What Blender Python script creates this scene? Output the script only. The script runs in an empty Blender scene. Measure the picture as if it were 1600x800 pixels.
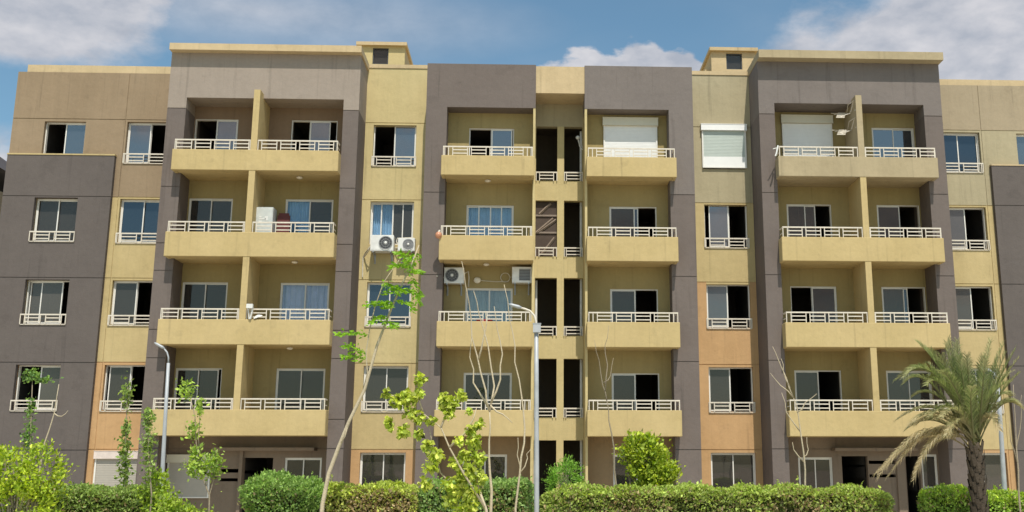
import bpy, math, random
import numpy as np
from mathutils import Matrix, Vector
random.seed(7); rng = np.random.default_rng(7)
S = bpy.context.scene
C = S.collection

# ------------------------------------------------------------------ camera, light, exposure
cam = bpy.data.cameras.new('camera'); cam_o = bpy.data.objects.new('camera', cam); C.objects.link(cam_o)
cam.sensor_fit = 'HORIZONTAL'; cam.sensor_width = 36.0
cam.lens = 1671.7 / 1600 * 36
cam.shift_x = -99.1 / 1600; cam.shift_y = -31.7 / 1600
cam.clip_start = 0.1; cam.clip_end = 3000
right = Vector((0.999178, -0.0405336, -0.0000933)); up = Vector((-0.0085723, -0.213561, 0.976892)); fwd = Vector((0.0396169, 0.9760885, 0.213733))
cam_o.matrix_world = Matrix(((right.x, up.x, -fwd.x, -0.918), (right.y, up.y, -fwd.y, -37.0), (right.z, up.z, -fwd.z, 1.75), (0, 0, 0, 1)))
S.camera = cam_o
S.view_settings.view_transform = 'Standard'; S.view_settings.look = 'None'
S.view_settings.exposure = 0.36; S.view_settings.gamma = 1.0; S.view_settings.use_curve_mapping = False

SUN_EL, SUN_AZ = math.radians(60), math.radians(10)      # azimuth from the facade's normal, towards +x
sd = Vector((math.sin(SUN_AZ) * math.cos(SUN_EL), -math.cos(SUN_AZ) * math.cos(SUN_EL), math.sin(SUN_EL)))
sun = bpy.data.lights.new('sun', 'SUN'); sun_o = bpy.data.objects.new('sun', sun); C.objects.link(sun_o)
sun.energy = 3.6; sun.angle = math.radians(0.5); sun.color = (1.0, 0.95, 0.86)
sun_o.rotation_euler = sd.to_track_quat('Z', 'Y').to_euler(); sun_o.location = (0, -30, 60)

w = bpy.data.worlds.new('World'); S.world = w; w.use_nodes = True
nt = w.node_tree; nt.nodes.clear()
def N(tree, t, **kw):
    n = tree.nodes.new(t)
    for k, v in kw.items():
        if k.startswith('i_'):
            key = k[2:]
            n.inputs[int(key) if key.isdigit() else key.replace('_', ' ')].default_value = v
        else: setattr(n, k, v)
    return n
def lk(tree, a, b): tree.links.new(a, b)
sky = N(nt, 'ShaderNodeTexSky'); sky.sky_type = 'NISHITA'; sky.sun_disc = False
sky.sun_elevation = SUN_EL; sky.sun_rotation = math.pi - SUN_AZ; sky.air_density = 1.0; sky.dust_density = 1.0; sky.ozone_density = 1.6
bg_sky = N(nt, 'ShaderNodeBackground', i_Strength=0.092); tintn = N(nt, 'ShaderNodeVectorMath', operation='MULTIPLY'); lk(nt, sky.outputs[0], tintn.inputs[0]); tintn.inputs[1].default_value = (.98, 1.20, 1.12); lk(nt, tintn.outputs[0], bg_sky.inputs[0])
tc = N(nt, 'ShaderNodeTexCoord')
def vm(op, a, b=None, val=None):
    n = N(nt, 'ShaderNodeVectorMath', operation=op); lk(nt, a, n.inputs[0])
    if b is not None: lk(nt, b, n.inputs[1])
    if val is not None: n.inputs[1].default_value = val
    return n
def ma(op, a, b=None, c=None):
    n = N(nt, 'ShaderNodeMath', operation=op)
    for i, x in enumerate((a, b, c)):
        if x is None: continue
        if isinstance(x, (int, float)): n.inputs[i].default_value = x
        else: lk(nt, x, n.inputs[i])
    return n.outputs[0]
D = tc.outputs['Generated']
stretch = vm('MULTIPLY', D, val=(1.0, 1.0, 1.9)).outputs[0]
nz = N(nt, 'ShaderNodeTexNoise', i_Scale=9.0, i_Detail=9.0, i_Roughness=0.58); lk(nt, stretch, nz.inputs['Vector'])
nzb = N(nt, 'ShaderNodeTexNoise', i_Scale=2.3, i_Detail=4.0, i_Roughness=0.5); lk(nt, vm('MULTIPLY', D, val=(1.0, 1.0, 2.6)).outputs[0], nzb.inputs['Vector'])
def blob(c, rx, rz):
    d = vm('SUBTRACT', D, val=c).outputs[0]
    s_ = vm('MULTIPLY', d, val=(1 / rx, 1 / 0.5, 1 / rz)).outputs[0]
    ln = N(nt, 'ShaderNodeVectorMath', operation='LENGTH'); lk(nt, s_, ln.inputs[0])
    return ma('MAXIMUM', ma('SUBTRACT', 1.0, ln.outputs['Value']), 0.0)
# cumulus banks: (direction, half width, half height)
banks = [((-0.43, .840, .392), .19, .080), ((0.050, .930, .340), .080, .052), ((0.100, .925, .343), .09, .055), ((0.375, .860, .352), .20, .12), ((0.43, .845, .385), .16, .09),
         ((-0.52, .80, .20), .20, .10), ((0.8, -.5, .3), .3, .12), ((-0.3, -.93, .35), .35, .09), ((0.3, -.9, .2), .4, .08), ((-.8, -.3, .5), .3, .2)]
def bank_mask(bs, gain, e0, e1, noise):
    acc = None
    for b_ in bs:
        v = blob(*b_)
        acc = v if acc is None else ma('MAXIMUM', acc, v)
    f_ = ma('ADD', ma('MULTIPLY', acc, gain), ma('MULTIPLY', ma('SUBTRACT', noise.outputs['Fac'], 0.5), 1.05))
    m_ = N(nt, 'ShaderNodeMapRange', interpolation_type='SMOOTHSTEP', i_1=e0, i_2=e1); lk(nt, f_, m_.inputs[0])
    return m_.outputs[0]
billow = N(nt, 'ShaderNodeTexNoise', i_Scale=26.0, i_Detail=7.0, i_Roughness=0.5); lk(nt, stretch, billow.inputs['Vector'])
mr_out = ma('MAXIMUM', bank_mask(banks[:1] + banks[3:], 1.15, .12, .52, nz), bank_mask(banks[1:3], 1.30, .28, .44, billow))
veil_f = N(nt, 'ShaderNodeMapRange', interpolation_type='SMOOTHSTEP', i_1=0.46, i_2=0.75); lk(nt, nzb.outputs['Fac'], veil_f.inputs[0])
veil_l = ma('MULTIPLY', ma('MAXIMUM', blob((-0.25, .885, .395), .30, .045), ma('MULTIPLY', veil_f.outputs[0], .28)), 0.62)
cfac = ma('MINIMUM', ma('MAXIMUM', mr_out, veil_l), 0.93)
# cloud tones from grey to near white, mixed by noise
nz3 = N(nt, 'ShaderNodeTexNoise', i_Scale=22.0, i_Detail=6.0, i_Roughness=0.55); lk(nt, stretch, nz3.inputs['Vector'])
crp = N(nt, 'ShaderNodeValToRGB'); lk(nt, nz3.outputs['Fac'], crp.inputs[0])
crp.color_ramp.elements[0].position = .32; crp.color_ramp.elements[0].color = (.45, .48, .55, 1)
crp.color_ramp.elements[1].position = .66; crp.color_ramp.elements[1].color = (.72, .71, .74, 1)
bg_c = N(nt, 'ShaderNodeBackground', i_Strength=0.76); lk(nt, crp.outputs[0], bg_c.inputs[0])
mx = N(nt, 'ShaderNodeMixShader'); lk(nt, cfac, mx.inputs[0]); lk(nt, bg_sky.outputs[0], mx.inputs[1]); lk(nt, bg_c.outputs[0], mx.inputs[2])
wo = N(nt, 'ShaderNodeOutputWorld'); lk(nt, mx.outputs[0], wo.inputs[0])

# ------------------------------------------------------------------ materials
MATS = {}
def new_mat(name):
    m = bpy.data.materials.new(name); m.use_nodes = True; MATS[name] = m
    return m, m.node_tree, m.node_tree.nodes['Principled BSDF']
def stucco(name, col, var=.135, streak=.085, rough=.9, bump=.25):
    m, t, b = new_mat(name)
    tcn = N(t, 'ShaderNodeTexCoord')
    n1 = N(t, 'ShaderNodeTexNoise', i_Scale=.55, i_Detail=5., i_Roughness=.6); lk(t, tcn.outputs['Object'], n1.inputs['Vector'])
    mp = N(t, 'ShaderNodeMapping'); mp.inputs['Scale'].default_value = (3.2, 3.2, .22); lk(t, tcn.outputs['Object'], mp.inputs[0])
    n2 = N(t, 'ShaderNodeTexNoise', i_Scale=1.3, i_Detail=5., i_Roughness=.65); lk(t, mp.outputs[0], n2.inputs['Vector'])
    n3 = N(t, 'ShaderNodeTexNoise', i_Scale=9., i_Detail=4., i_Roughness=.7); lk(t, tcn.outputs['Object'], n3.inputs['Vector'])
    def mth(op, a, b_):
        n = N(t, 'ShaderNodeMath', operation=op)
        for i, x in enumerate((a, b_)):
            if isinstance(x, (int, float)): n.inputs[i].default_value = x
            else: lk(t, x, n.inputs[i])
        return n.outputs[0]
    f = mth('ADD', mth('MULTIPLY', mth('SUBTRACT', n1.outputs['Fac'], .5), var * 3.2), mth('MULTIPLY', mth('SUBTRACT', n2.outputs['Fac'], .5), streak * 3.0))
    mp4 = N(t, 'ShaderNodeMapping'); mp4.inputs['Scale'].default_value = (7., 7., .30); lk(t, tcn.outputs['Object'], mp4.inputs[0])
    n4 = N(t, 'ShaderNodeTexNoise', i_Scale=1.0, i_Detail=3., i_Roughness=.5); lk(t, mp4.outputs[0], n4.inputs['Vector'])
    r4 = N(t, 'ShaderNodeMapRange', i_1=.60, i_2=.78); lk(t, n4.outputs['Fac'], r4.inputs[0])
    n5 = N(t, 'ShaderNodeTexNoise', i_Scale=1.7, i_Detail=6., i_Roughness=.62); lk(t, tcn.outputs['Object'], n5.inputs['Vector'])
    r5 = N(t, 'ShaderNodeMapRange', i_1=.60, i_2=.64); lk(t, n5.outputs['Fac'], r5.inputs[0])
    f = mth('SUBTRACT', f, mth('ADD', mth('MULTIPLY', r4.outputs[0], .26), mth('MULTIPLY', r5.outputs[0], .08)))
    f = mth('ADD', mth('ADD', f, mth('MULTIPLY', mth('SUBTRACT', n3.outputs['Fac'], .5), .22)), 1.0)
    sc = N(t, 'ShaderNodeVectorMath', operation='SCALE'); sc.inputs[0].default_value = col; lk(t, f, sc.inputs['Scale'])
    # slight drift of hue towards dust
    mixn = N(t, 'ShaderNodeMix', data_type='RGBA', blend_type='MIX')
    lk(t, mth('MULTIPLY', n1.outputs['Fac'], .22), mixn.inputs['Factor']); lk(t, sc.outputs[0], mixn.inputs['A'])
    g = sum(col) / 3; mixn.inputs['B'].default_value = (g * 1.12, g * .98, g * .80, 1)
    lk(t, mixn.outputs['Result'], b.inputs['Base Color'])
    b.inputs['Roughness'].default_value = rough; b.inputs['Specular IOR Level'].default_value = .2
    nb = N(t, 'ShaderNodeTexNoise', i_Scale=38., i_Detail=4.); lk(t, tcn.outputs['Object'], nb.inputs['Vector'])
    bp = N(t, 'ShaderNodeBump', i_Strength=bump, i_Distance=.02); lk(t, nb.outputs['Fac'], bp.inputs['Height'])
    nw = N(t, 'ShaderNodeTexNoise', i_Scale=2.2, i_Detail=3.); lk(t, tcn.outputs['Object'], nw.inputs['Vector'])
    bw = N(t, 'ShaderNodeBump', i_Strength=.35, i_Distance=.06); lk(t, nw.outputs['Fac'], bw.inputs['Height']); lk(t, bp.outputs[0], bw.inputs['Normal']); lk(t, bw.outputs[0], b.inputs['Normal'])
    return m
def plain(name, col, rough=.5, metal=0., var=.06):
    m, t, b = new_mat(name)
    tcn = N(t, 'ShaderNodeTexCoord'); n1 = N(t, 'ShaderNodeTexNoise', i_Scale=6., i_Detail=4.); lk(t, tcn.outputs['Object'], n1.inputs['Vector'])
    r = N(t, 'ShaderNodeValToRGB'); lk(t, n1.outputs['Fac'], r.inputs[0])
    r.color_ramp.elements[0].position = .3; r.color_ramp.elements[0].color = tuple(c * (1 - var * 2) for c in col) + (1,)
    r.color_ramp.elements[1].position = .7; r.color_ramp.elements[1].color = tuple(min(1, c * (1 + var)) for c in col) + (1,)
    lk(t, r.outputs[0], b.inputs['Base Color']); b.inputs['Roughness'].default_value = rough; b.inputs['Metallic'].default_value = metal
    return m
YEL = stucco('yellow_paint', (.49, .374, .172))
YELT = stucco('pale_yellow_paint', (.53, .424, .200))
PEA = stucco('peach_paint', (.50, .295, .130))
BRO = stucco('beige_brown_paint', (.285, .205, .125))
OLY = stucco('olive_beige_and_core_shade', (.385, .325, .20))
TAN = stucco('tan_beige_paint', (.36, .285, .185))
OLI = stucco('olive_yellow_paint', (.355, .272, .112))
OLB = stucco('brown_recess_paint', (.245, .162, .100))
BAL = stucco('balcony_paint', (.50, .375, .166), streak=.06)
BALD = stucco('weathered_balcony_paint', (.40, .32, .19), var=.16)
GRY = stucco('grey_paint', (.156, .126, .112), var=.10, streak=.045)
GRD = stucco('dark_grey_paint', (.124, .104, .095), var=.10, streak=.045)
LGR = stucco('pale_grey_paint', (.31, .255, .21), var=.08, streak=.05)
MGR = stucco('mid_grey_paint', (.185, .157, .143), var=.10, streak=.045)
CAPM = stucco('cream_cap_paint', (.53, .40, .225))
WHT = plain('white_aluminium', (.74, .71, .65), .45, var=.015)
RAIL = plain('cream_rail_paint', (.66, .59, .485), .5)
SHU = plain('white_shutter_slats', (.80, .79, .76), .5, var=.015)
SHD = plain('dull_cream_shutter_slats', (.44, .40, .34), .6, var=.02)  # duller, darker cream than the white slats
SHG = plain('grey_green_shutter_slats', (.50, .55, .50), .5, var=.015)
BOX = plain('shutter_box_cream', (.62, .58, .46), .5, var=.015)
DARK = plain('unlit_room_colour', (.06, .052, .045), .9)  # near-black walls put the gloom of unlit rooms into the colour
DOOR = plain('dark_door', (.03, .022, .018), .5)
WAC = plain('white_plastic', (.72, .71, .67), .4)
DGR = plain('dark_grille', (.06, .06, .062), .5)
MGRI = plain('grey_grille', (.25, .25, .25), .5)
STEEL = plain('galvanised_steel', (.42, .43, .44), .4, .6)
POLE = plain('grey_pole_paint', (.42, .43, .44), .5, .1)
RED = plain('dark_red_cloth', (.13, .035, .03), .8)
REDB = plain('red_plastic', (.40, .03, .04), .5)
BULB = plain('opal_glass', (.75, .68, .55), .25)
ORB = plain('terracotta_globe', (.55, .25, .14), .35)
CURB = plain('blue_curtain_cloth', (.42, .62, .85), .9)
CURL = plain('lilac_curtain_cloth', (.68, .66, .88), .9)
CURG = plain('grey_curtain_cloth', (.50, .52, .50), .9)
BOARD = stucco('brown_board', (.085, .062, .05), var=.4)
CONC = stucco('bare_concrete', (.34, .31, .28))
PATHM = stucco('path_concrete', (.52, .47, .39))
ROOFD = stucco('dark_roof', (.075, .065, .068))
CABLE = plain('pale_cable', (.6, .55, .45), .6)
BARK = stucco('pale_bark', (.52, .43, .29), var=.25, bump=.6)
BARKD = stucco('grey_bark', (.32, .26, .18), var=.3, bump=.6)
PALMB = stucco('palm_trunk_bark', (.085, .064, .045), var=.4, bump=.8)

def glass(name, tint, refl, trans, tcol=(.62, .68, .70), gcol=(.80, .90, 1.0)):
    m, t, b = new_mat(name); t.nodes.remove(b); out = t.nodes['Material Output']
    d = N(t, 'ShaderNodeBsdfDiffuse'); d.inputs[0].default_value = (*tint, 1)
    tr = N(t, 'ShaderNodeBsdfTransparent'); tr.inputs[0].default_value = (*tcol, 1)
    gl = N(t, 'ShaderNodeBsdfGlossy', i_Roughness=.015); gl.inputs[0].default_value = (*gcol, 1)
    tcn = N(t, 'ShaderNodeTexCoord'); n1 = N(t, 'ShaderNodeTexNoise', i_Scale=.9, i_Detail=1.); lk(t, tcn.outputs['Object'], n1.inputs['Vector'])
    bp = N(t, 'ShaderNodeBump', i_Strength=.06, i_Distance=.05); lk(t, n1.outputs['Fac'], bp.inputs['Height']); lk(t, bp.outputs[0], gl.inputs['Normal'])
    m1 = N(t, 'ShaderNodeMixShader'); m1.inputs[0].default_value = trans; lk(t, d.outputs[0], m1.inputs[1]); lk(t, tr.outputs[0], m1.inputs[2])
    m2 = N(t, 'ShaderNodeMixShader'); m2.inputs[0].default_value = refl; lk(t, m1.outputs[0], m2.inputs[1]); lk(t, gl.outputs[0], m2.inputs[2])
    lk(t, m2.outputs[0], out.inputs[0])
    return m
GL = glass('tinted_pane', (.060, .056, .050), .055, .40, gcol=(1.0, .84, .74))
GLB = glass('sky_reflecting_pane', (.05, .06, .07), .20, .3, gcol=(1.0, .95, .92))
GLN = glass('navy_pane', (.02, .03, .04), .09, .3)
GLG = glass('grey_pane', (.09, .088, .088), .10, .2, gcol=(1, .92, .86))
GLC = glass('clear_pane', (.05, .05, .05), .06, .93, tcol=(.92, .95, .95))
GLM = glass('dusty_mesh_pane', (.105, .092, .078), .05, .3, gcol=(1, .95, .88))

def leaf_material():
    m, t, b = new_mat('leaf')
    at = N(t, 'ShaderNodeAttribute', attribute_name='tint')
    lk(t, at.outputs['Color'], b.inputs['Base Color']); b.inputs['Roughness'].default_value = .5; b.inputs['Specular IOR Level'].default_value = .35
    tl = N(t, 'ShaderNodeBsdfTranslucent'); hs = N(t, 'ShaderNodeHueSaturation', i_Saturation=1.15, i_Value=1.25); lk(t, at.outputs['Color'], hs.inputs['Color']); lk(t, hs.outputs[0], tl.inputs[0])
    mxs = N(t, 'ShaderNodeMixShader'); mxs.inputs[0].default_value = .42
    lk(t, b.outputs[0], mxs.inputs[1]); lk(t, tl.outputs[0], mxs.inputs[2]); lk(t, mxs.outputs[0], t.nodes['Material Output'].inputs[0])
    return m
LEAF = leaf_material()

# ------------------------------------------------------------------ mesh helpers
class MB:
    def __init__(s): s.v = []; s.f = []; s.m = []
    def quad(s, a, b, c, d, m=0):
        n = len(s.v); s.v += [a, b, c, d]; s.f.append((n, n + 1, n + 2, n + 3)); s.m.append(m)
    def box(s, x0, x1, y0, y1, z0, z1, m=0):
        n = len(s.v)
        s.v += [(x0, y0, z0), (x1, y0, z0), (x1, y1, z0), (x0, y1, z0), (x0, y0, z1), (x1, y0, z1), (x1, y1, z1), (x0, y1, z1)]
        for q in ((0, 3, 2, 1), (4, 5, 6, 7), (0, 1, 5, 4), (1, 2, 6, 5), (2, 3, 7, 6), (3, 0, 4, 7)):
            s.f.append(tuple(n + i for i in q)); s.m.append(m)
    def tube(s, pts, rad, seg=6, m=0, cap=True):
        pts = [Vector(p) for p in pts]; n0 = len(s.v)
        if not hasattr(rad, '__len__'): rad = [rad] * len(pts)
        for i, p in enumerate(pts):
            d = (pts[min(i + 1, len(pts) - 1)] - pts[max(i - 1, 0)]).normalized()
            a = d.cross(Vector((0.13, 1, 0.07)) if abs(d.y) < .9 else Vector((1, 0, 0))).normalized(); b = d.cross(a)
            for k in range(seg):
                t = 2 * math.pi * k / seg
                q = p + (a * math.cos(t) + b * math.sin(t)) * rad[i]; s.v.append(tuple(q))
        for i in range(len(pts) - 1):
            for k in range(seg):
                a0 = n0 + i * seg + k; a1 = n0 + i * seg + (k + 1) % seg
                s.f.append((a0, a1, a1 + seg, a0 + seg)); s.m.append(m)
        if cap:
            s.f.append(tuple(n0 + k for k in range(seg))[::-1]); s.m.append(m)
            e = n0 + (len(pts) - 1) * seg; s.f.append(tuple(e + k for k in range(seg))); s.m.append(m)
    def disc_y(s, x, y, z, r, seg=20, m=0, r0=0.0, depth=.01):
        n = len(s.v)
        for k in range(seg):
            t = 2 * math.pi * k / seg; s.v.append((x + r * math.cos(t), y, z + r * math.sin(t)))
        for k in range(seg):
            t = 2 * math.pi * k / seg; s.v.append((x + r0 * math.cos(t), y, z + r0 * math.sin(t)))
        for k in range(seg):
            k1 = (k + 1) % seg; s.f.append((n + k, n + k1, n + seg + k1, n + seg + k)); s.m.append(m)
    def ball(s, c, rx, ry, rz, seg=12, rings=7, m=0):
        n = len(s.v)
        for i in range(rings + 1):
            p = math.pi * i / rings
            for k in range(seg):
                t = 2 * math.pi * k / seg
                s.v.append((c[0] + rx * math.sin(p) * math.cos(t), c[1] + ry * math.sin(p) * math.sin(t), c[2] + rz * math.cos(p)))
        for i in range(rings):
            for k in range(seg):
                a = n + i * seg + k; b = n + i * seg + (k + 1) % seg
                s.f.append((a, a + seg, b + seg, b)); s.m.append(m)
    def build(s, name, mats, parent=None, smooth=False, **props):
        me = bpy.data.meshes.new(name); me.from_pydata(s.v, [], s.f)
        if not isinstance(mats, (list, tuple)): mats = [mats]
        for mm in mats: me.materials.append(mm)
        me.polygons.foreach_set('material_index', np.array(s.m, dtype=np.int32))
        if smooth: me.polygons.foreach_set('use_smooth', np.ones(len(s.f), dtype=bool))
        me.update()
        o = bpy.data.objects.new(name, me); C.objects.link(o)
        if parent is not None:
            o.parent = parent; o.matrix_parent_inverse = Matrix.Translation(-Vector(wloc(parent)))
        for k, v in props.items(): o[k] = v
        return o
def soften(o, w_=.014):
    b = o.modifiers.new('bevel', 'BEVEL'); b.width = w_; b.segments = 1; b.limit_method = 'ANGLE'
    return o
def wloc(o):
    l = Vector(o.location) if o.parent is None else Vector((0, 0, 0)); return l
def thing(name, label, cat, loc=(0, 0, 0), group=None):
    o = bpy.data.objects.new(name, None); C.objects.link(o); o.location = loc; o.empty_display_size = .3
    o['label'] = label; o['category'] = cat
    if group: o['group'] = group
    return o
def merge_doubles(o):
    import bmesh
    b = bmesh.new(); b.from_mesh(o.data); bmesh.ops.remove_doubles(b, verts=b.verts, dist=1e-4); b.to_mesh(o.data); b.free()

def wall(name, parent, x0, x1, z0, z1, yf, yb, mats, holes=(), grooves=(), vgrooves=(), matfn=None, gd=.022, gw=.014, **props):
    """wall facing -y with openings cut through and joints sunk into its face"""
    xs = {x0, x1}; zs = {z0, z1}
    for h in holes:
        xs |= {h[0], h[1]}; zs |= {h[2], h[3]}
    for g in grooves:
        if z0 < g < z1: zs |= {g - gw, g + gw}
    for g in vgrooves:
        if x0 < g < x1: xs |= {g - gw, g + gw}
    xs = sorted(x for x in xs if x0 - 1e-6 <= x <= x1 + 1e-6); zs = sorted(z for z in zs if z0 - 1e-6 <= z <= z1 + 1e-6)
    nx, nz_ = len(xs) - 1, len(zs) - 1
    dep = [[None] * nz_ for _ in range(nx)]
    for i in range(nx):
        for j in range(nz_):
            cx, cz = (xs[i] + xs[i + 1]) / 2, (zs[j] + zs[j + 1]) / 2
            if any(h[0] < cx < h[1] and h[2] < cz < h[3] for h in holes): continue
            d = yf
            if any(abs(cz - g) < gw * .9 for g in grooves) or any(abs(cx - g) < gw * .9 for g in vgrooves): d = yf + gd
            dep[i][j] = d
    mb = MB()
    mf = matfn or (lambda x, z: 0)
    for i in range(nx):
        for j in range(nz_):
            d = dep[i][j]
            if d is None: continue
            a, b, c, e = xs[i], xs[i + 1], zs[j], zs[j + 1]; m = mf((a + b) / 2, (c + e) / 2)
            mb.quad((a, d, c), (b, d, c), (b, d, e), (a, d, e), m)
            mb.quad((b, yb, c), (a, yb, c), (a, yb, e), (b, yb, e), m)
            for (di, dj) in ((-1, 0), (1, 0), (0, -1), (0, 1)):
                ii, jj = i + di, j + dj
                nd = dep[ii][jj] if 0 <= ii < nx and 0 <= jj < nz_ else None
                if nd is None: y1 = yb
                elif nd > d: y1 = nd
                else: continue
                if di: 
                    x = a if di < 0 else b
                    q = [(x, d, c), (x, d, e), (x, y1, e), (x, y1, c)]
                    mb.quad(*(q if di < 0 else q[::-1]), m)
                else:
                    z = c if dj < 0 else e
                    q = [(a, d, z), (a, y1, z), (b, y1, z), (b, d, z)]
                    mb.quad(*(q if dj < 0 else q[::-1]), m)
    o = mb.build(name, mats, parent, **props); merge_doubles(o)
    return o

# ------------------------------------------------------------------ ground
mg, t, b = new_mat('pale_bounce_ground')  # unseen ground, made pale so sunlight bounces up into the recesses
tcn = N(t, 'ShaderNodeTexCoord'); n1 = N(t, 'ShaderNodeTexNoise', i_Scale=.8, i_Detail=8., i_Roughness=.7); lk(t, tcn.outputs['Object'], n1.inputs['Vector'])
r = N(t, 'ShaderNodeValToRGB'); lk(t, n1.outputs['Fac'], r.inputs[0])
r.color_ramp.elements[0].position = .35; r.color_ramp.elements[0].color = (.44, .39, .30, 1)
r.color_ramp.elements[1].position = .68; r.color_ramp.elements[1].color = (.54, .48, .38, 1)
lk(t, r.outputs[0], b.inputs['Base Color']); b.inputs['Roughness'].default_value = .95
g = MB(); n = 40
for i in range(n):
    for j in range(n):
        f = lambda k: (1 if k >= n / 2 else -1) * (abs(k - n / 2) / (n / 2)) ** 2.2 * 900
        g.quad((f(i), f(j), 0), (f(i + 1), f(j), 0), (f(i + 1), f(j + 1), 0), (f(i), f(j + 1), 0))
g.build('ground', mg, kind='structure')
p = MB(); p.box(-24, 24, -9.5, -2.6, .004, .09); p.build('pavement', PATHM, kind='structure')  # unseen paving, kept pale to throw sunlight back at the facade
for x0, x1 in ((-10.4, -9.3), (9.3, 10.4)):
    p = MB(); p.box(x0, x1, -36, -9.52, .004, .05); p.build('path', PATHM, kind='structure')

# ------------------------------------------------------------------ the apartment building
BLD = thing('apartment_building', 'five storey apartment building in mustard yellow and grey with rows of balconies', 'building')
ZT = [0, 3.63, 6.53, 9.44, 12.28]; ZB = [0, 2.81, 5.71, 8.61, 11.56]
WT = [2.32, 5.23, 8.14, 11.04, 13.87]; WB = [.75, 3.70, 6.60, 9.48, 12.36]
DT = [2.20, 5.08, 8.00, 10.95, 13.83]; DM = [2.25, 4.96, 7.86, 10.80, 13.62]
JOINT = [2.42, 5.32, 8.22, 11.10, 13.95]
FL = [.15, 2.96, 5.86, 8.76, 11.71]
room = MB()
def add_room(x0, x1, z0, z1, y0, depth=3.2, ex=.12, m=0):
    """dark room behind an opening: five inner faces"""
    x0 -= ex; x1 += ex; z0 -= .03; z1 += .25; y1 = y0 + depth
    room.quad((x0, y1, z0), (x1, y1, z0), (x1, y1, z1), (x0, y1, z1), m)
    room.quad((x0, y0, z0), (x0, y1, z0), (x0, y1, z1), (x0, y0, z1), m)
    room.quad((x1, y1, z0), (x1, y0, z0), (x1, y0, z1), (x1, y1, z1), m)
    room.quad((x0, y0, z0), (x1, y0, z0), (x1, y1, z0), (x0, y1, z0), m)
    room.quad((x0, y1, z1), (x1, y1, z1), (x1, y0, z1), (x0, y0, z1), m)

def rail_mesh(mb, x0, x1, y, z0, h, npan, ends=1):
    T = .027; yb = y + .03
    mb.box(x0, x1, y - .004, yb + .004, z0 + h - .045, z0 + h)                         # top rail
    L = x1 - x0; pitch = .635 if npan > 1 else 0; pw = .53
    if npan == 2: pitch = .70; pw = .55
    c = (x0 + x1) / 2
    for k in range(npan):
        a = c + (k - (npan - 1) / 2) * pitch - pw / 2
        for xx in (a, a + pw - T): mb.box(xx, xx + T, y, yb, z0, z0 + h - .045)
        for zz in (.56, .20): mb.box(a + T, a + pw - T, y + .003, yb - .003, z0 + h * zz, z0 + h * zz + .034)
    a = c - ((npan - 1) / 2) * pitch - pw / 2; b_ = c + ((npan - 1) / 2) * pitch + pw / 2
    for xx, sgn in ((a, -1), (b_, 1)):
        lim = (xx - x0) if sgn < 0 else (x1 - xx); q = .13
        while q < lim - .03:
            mb.box(xx + sgn * q - T / 2, xx + sgn * q + T / 2, y, yb, z0, z0 + h - .045); q += .13
    for xx in (x0, x1 - T): mb.box(xx, xx + T, y - .001, yb + .001, z0, z0 + h - .046)

def curtain_mesh(x0, x1, y, z0, z1, amp=.035, waves=9, n=48):
    mb = MB(); P = [(x0 + (x1 - x0) * i / n, y + amp * math.sin(i / n * waves * 6.283 + .7 * math.sin(i * .9))) for i in range(n + 1)]
    for (a, b_) in zip(P, P[1:]): mb.quad((a[0], a[1], z0), (b_[0], b_[1], z0), (b_[0], b_[1], z1), (a[0], a[1], z1))
    return mb

def window(x0, x1, z0, z1, yw, sashes, rail=False, curtain=None, label=None, rdepth=.15, name='window', room_y=None, midrail=0):
    """frame set back into the opening, sliding sashes, panes, optional curtain and guard rail.  yw = wall face"""
    y = yw + rdepth; T = .035
    mb = MB()
    mb.box(x0, x0 + T, y, y + .12, z0, z1); mb.box(x1 - T, x1, y, y + .12, z0, z1)
    mb.box(x0 + T, x1 - T, y, y + .12, z1 - T, z1); mb.box(x0 + T, x1 - T, y, y + .12, z0, z0 + T)
    fr = mb.build(name, WHT, BLD)
    if label: fr['label'] = label
    ix0, ix1, iz0, iz1 = x0 + T, x1 - T, z0 + T, z1 - T; W_ = ix1 - ix0
    for k, s in enumerate(sashes):
        a, b_, lay = ix0 + W_ * s[0], ix0 + W_ * s[1], s[2]
        gm = s[3] if len(s) > 3 else GL
        yy = y + .012 + .046 * lay; t = .036
        m2 = MB()
        m2.box(a, a + t, yy, yy + .038, iz0 + .002, iz1 - .002); m2.box(b_ - t, b_, yy, yy + .038, iz0 + .002, iz1 - .002)
        m2.box(a + t, b_ - t, yy, yy + .038, iz1 - t - .002, iz1 - .002); m2.box(a + t, b_ - t, yy, yy + .038, iz0 + .002, iz0 + t + .002)
        m2.build('sash', WHT, fr)
        m3 = MB(); m3.box(a + t, b_ - t, yy + .016, yy + .024, iz0 + t, iz1 - t); m3.build('pane', gm, fr)
    if curtain:
        cx0, cx1, cm = curtain
        curtain_mesh(ix0 + W_ * cx0, ix0 + W_ * cx1, y + .24, iz0, iz1).build('curtain', cm, fr)
    if rail:
        m4 = MB(); rail_mesh(m4, x0 - .03, x1 + .03, yw - .05, z0 - .02, .35, 2)
        m4.box(x0 - .02, x1 + .02, yw - .035, yw - .002, z0 - .045, z0 - .022)
        m4.build('window_rail', RAIL, fr)
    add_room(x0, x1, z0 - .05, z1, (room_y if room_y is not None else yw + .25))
    return fr
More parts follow.
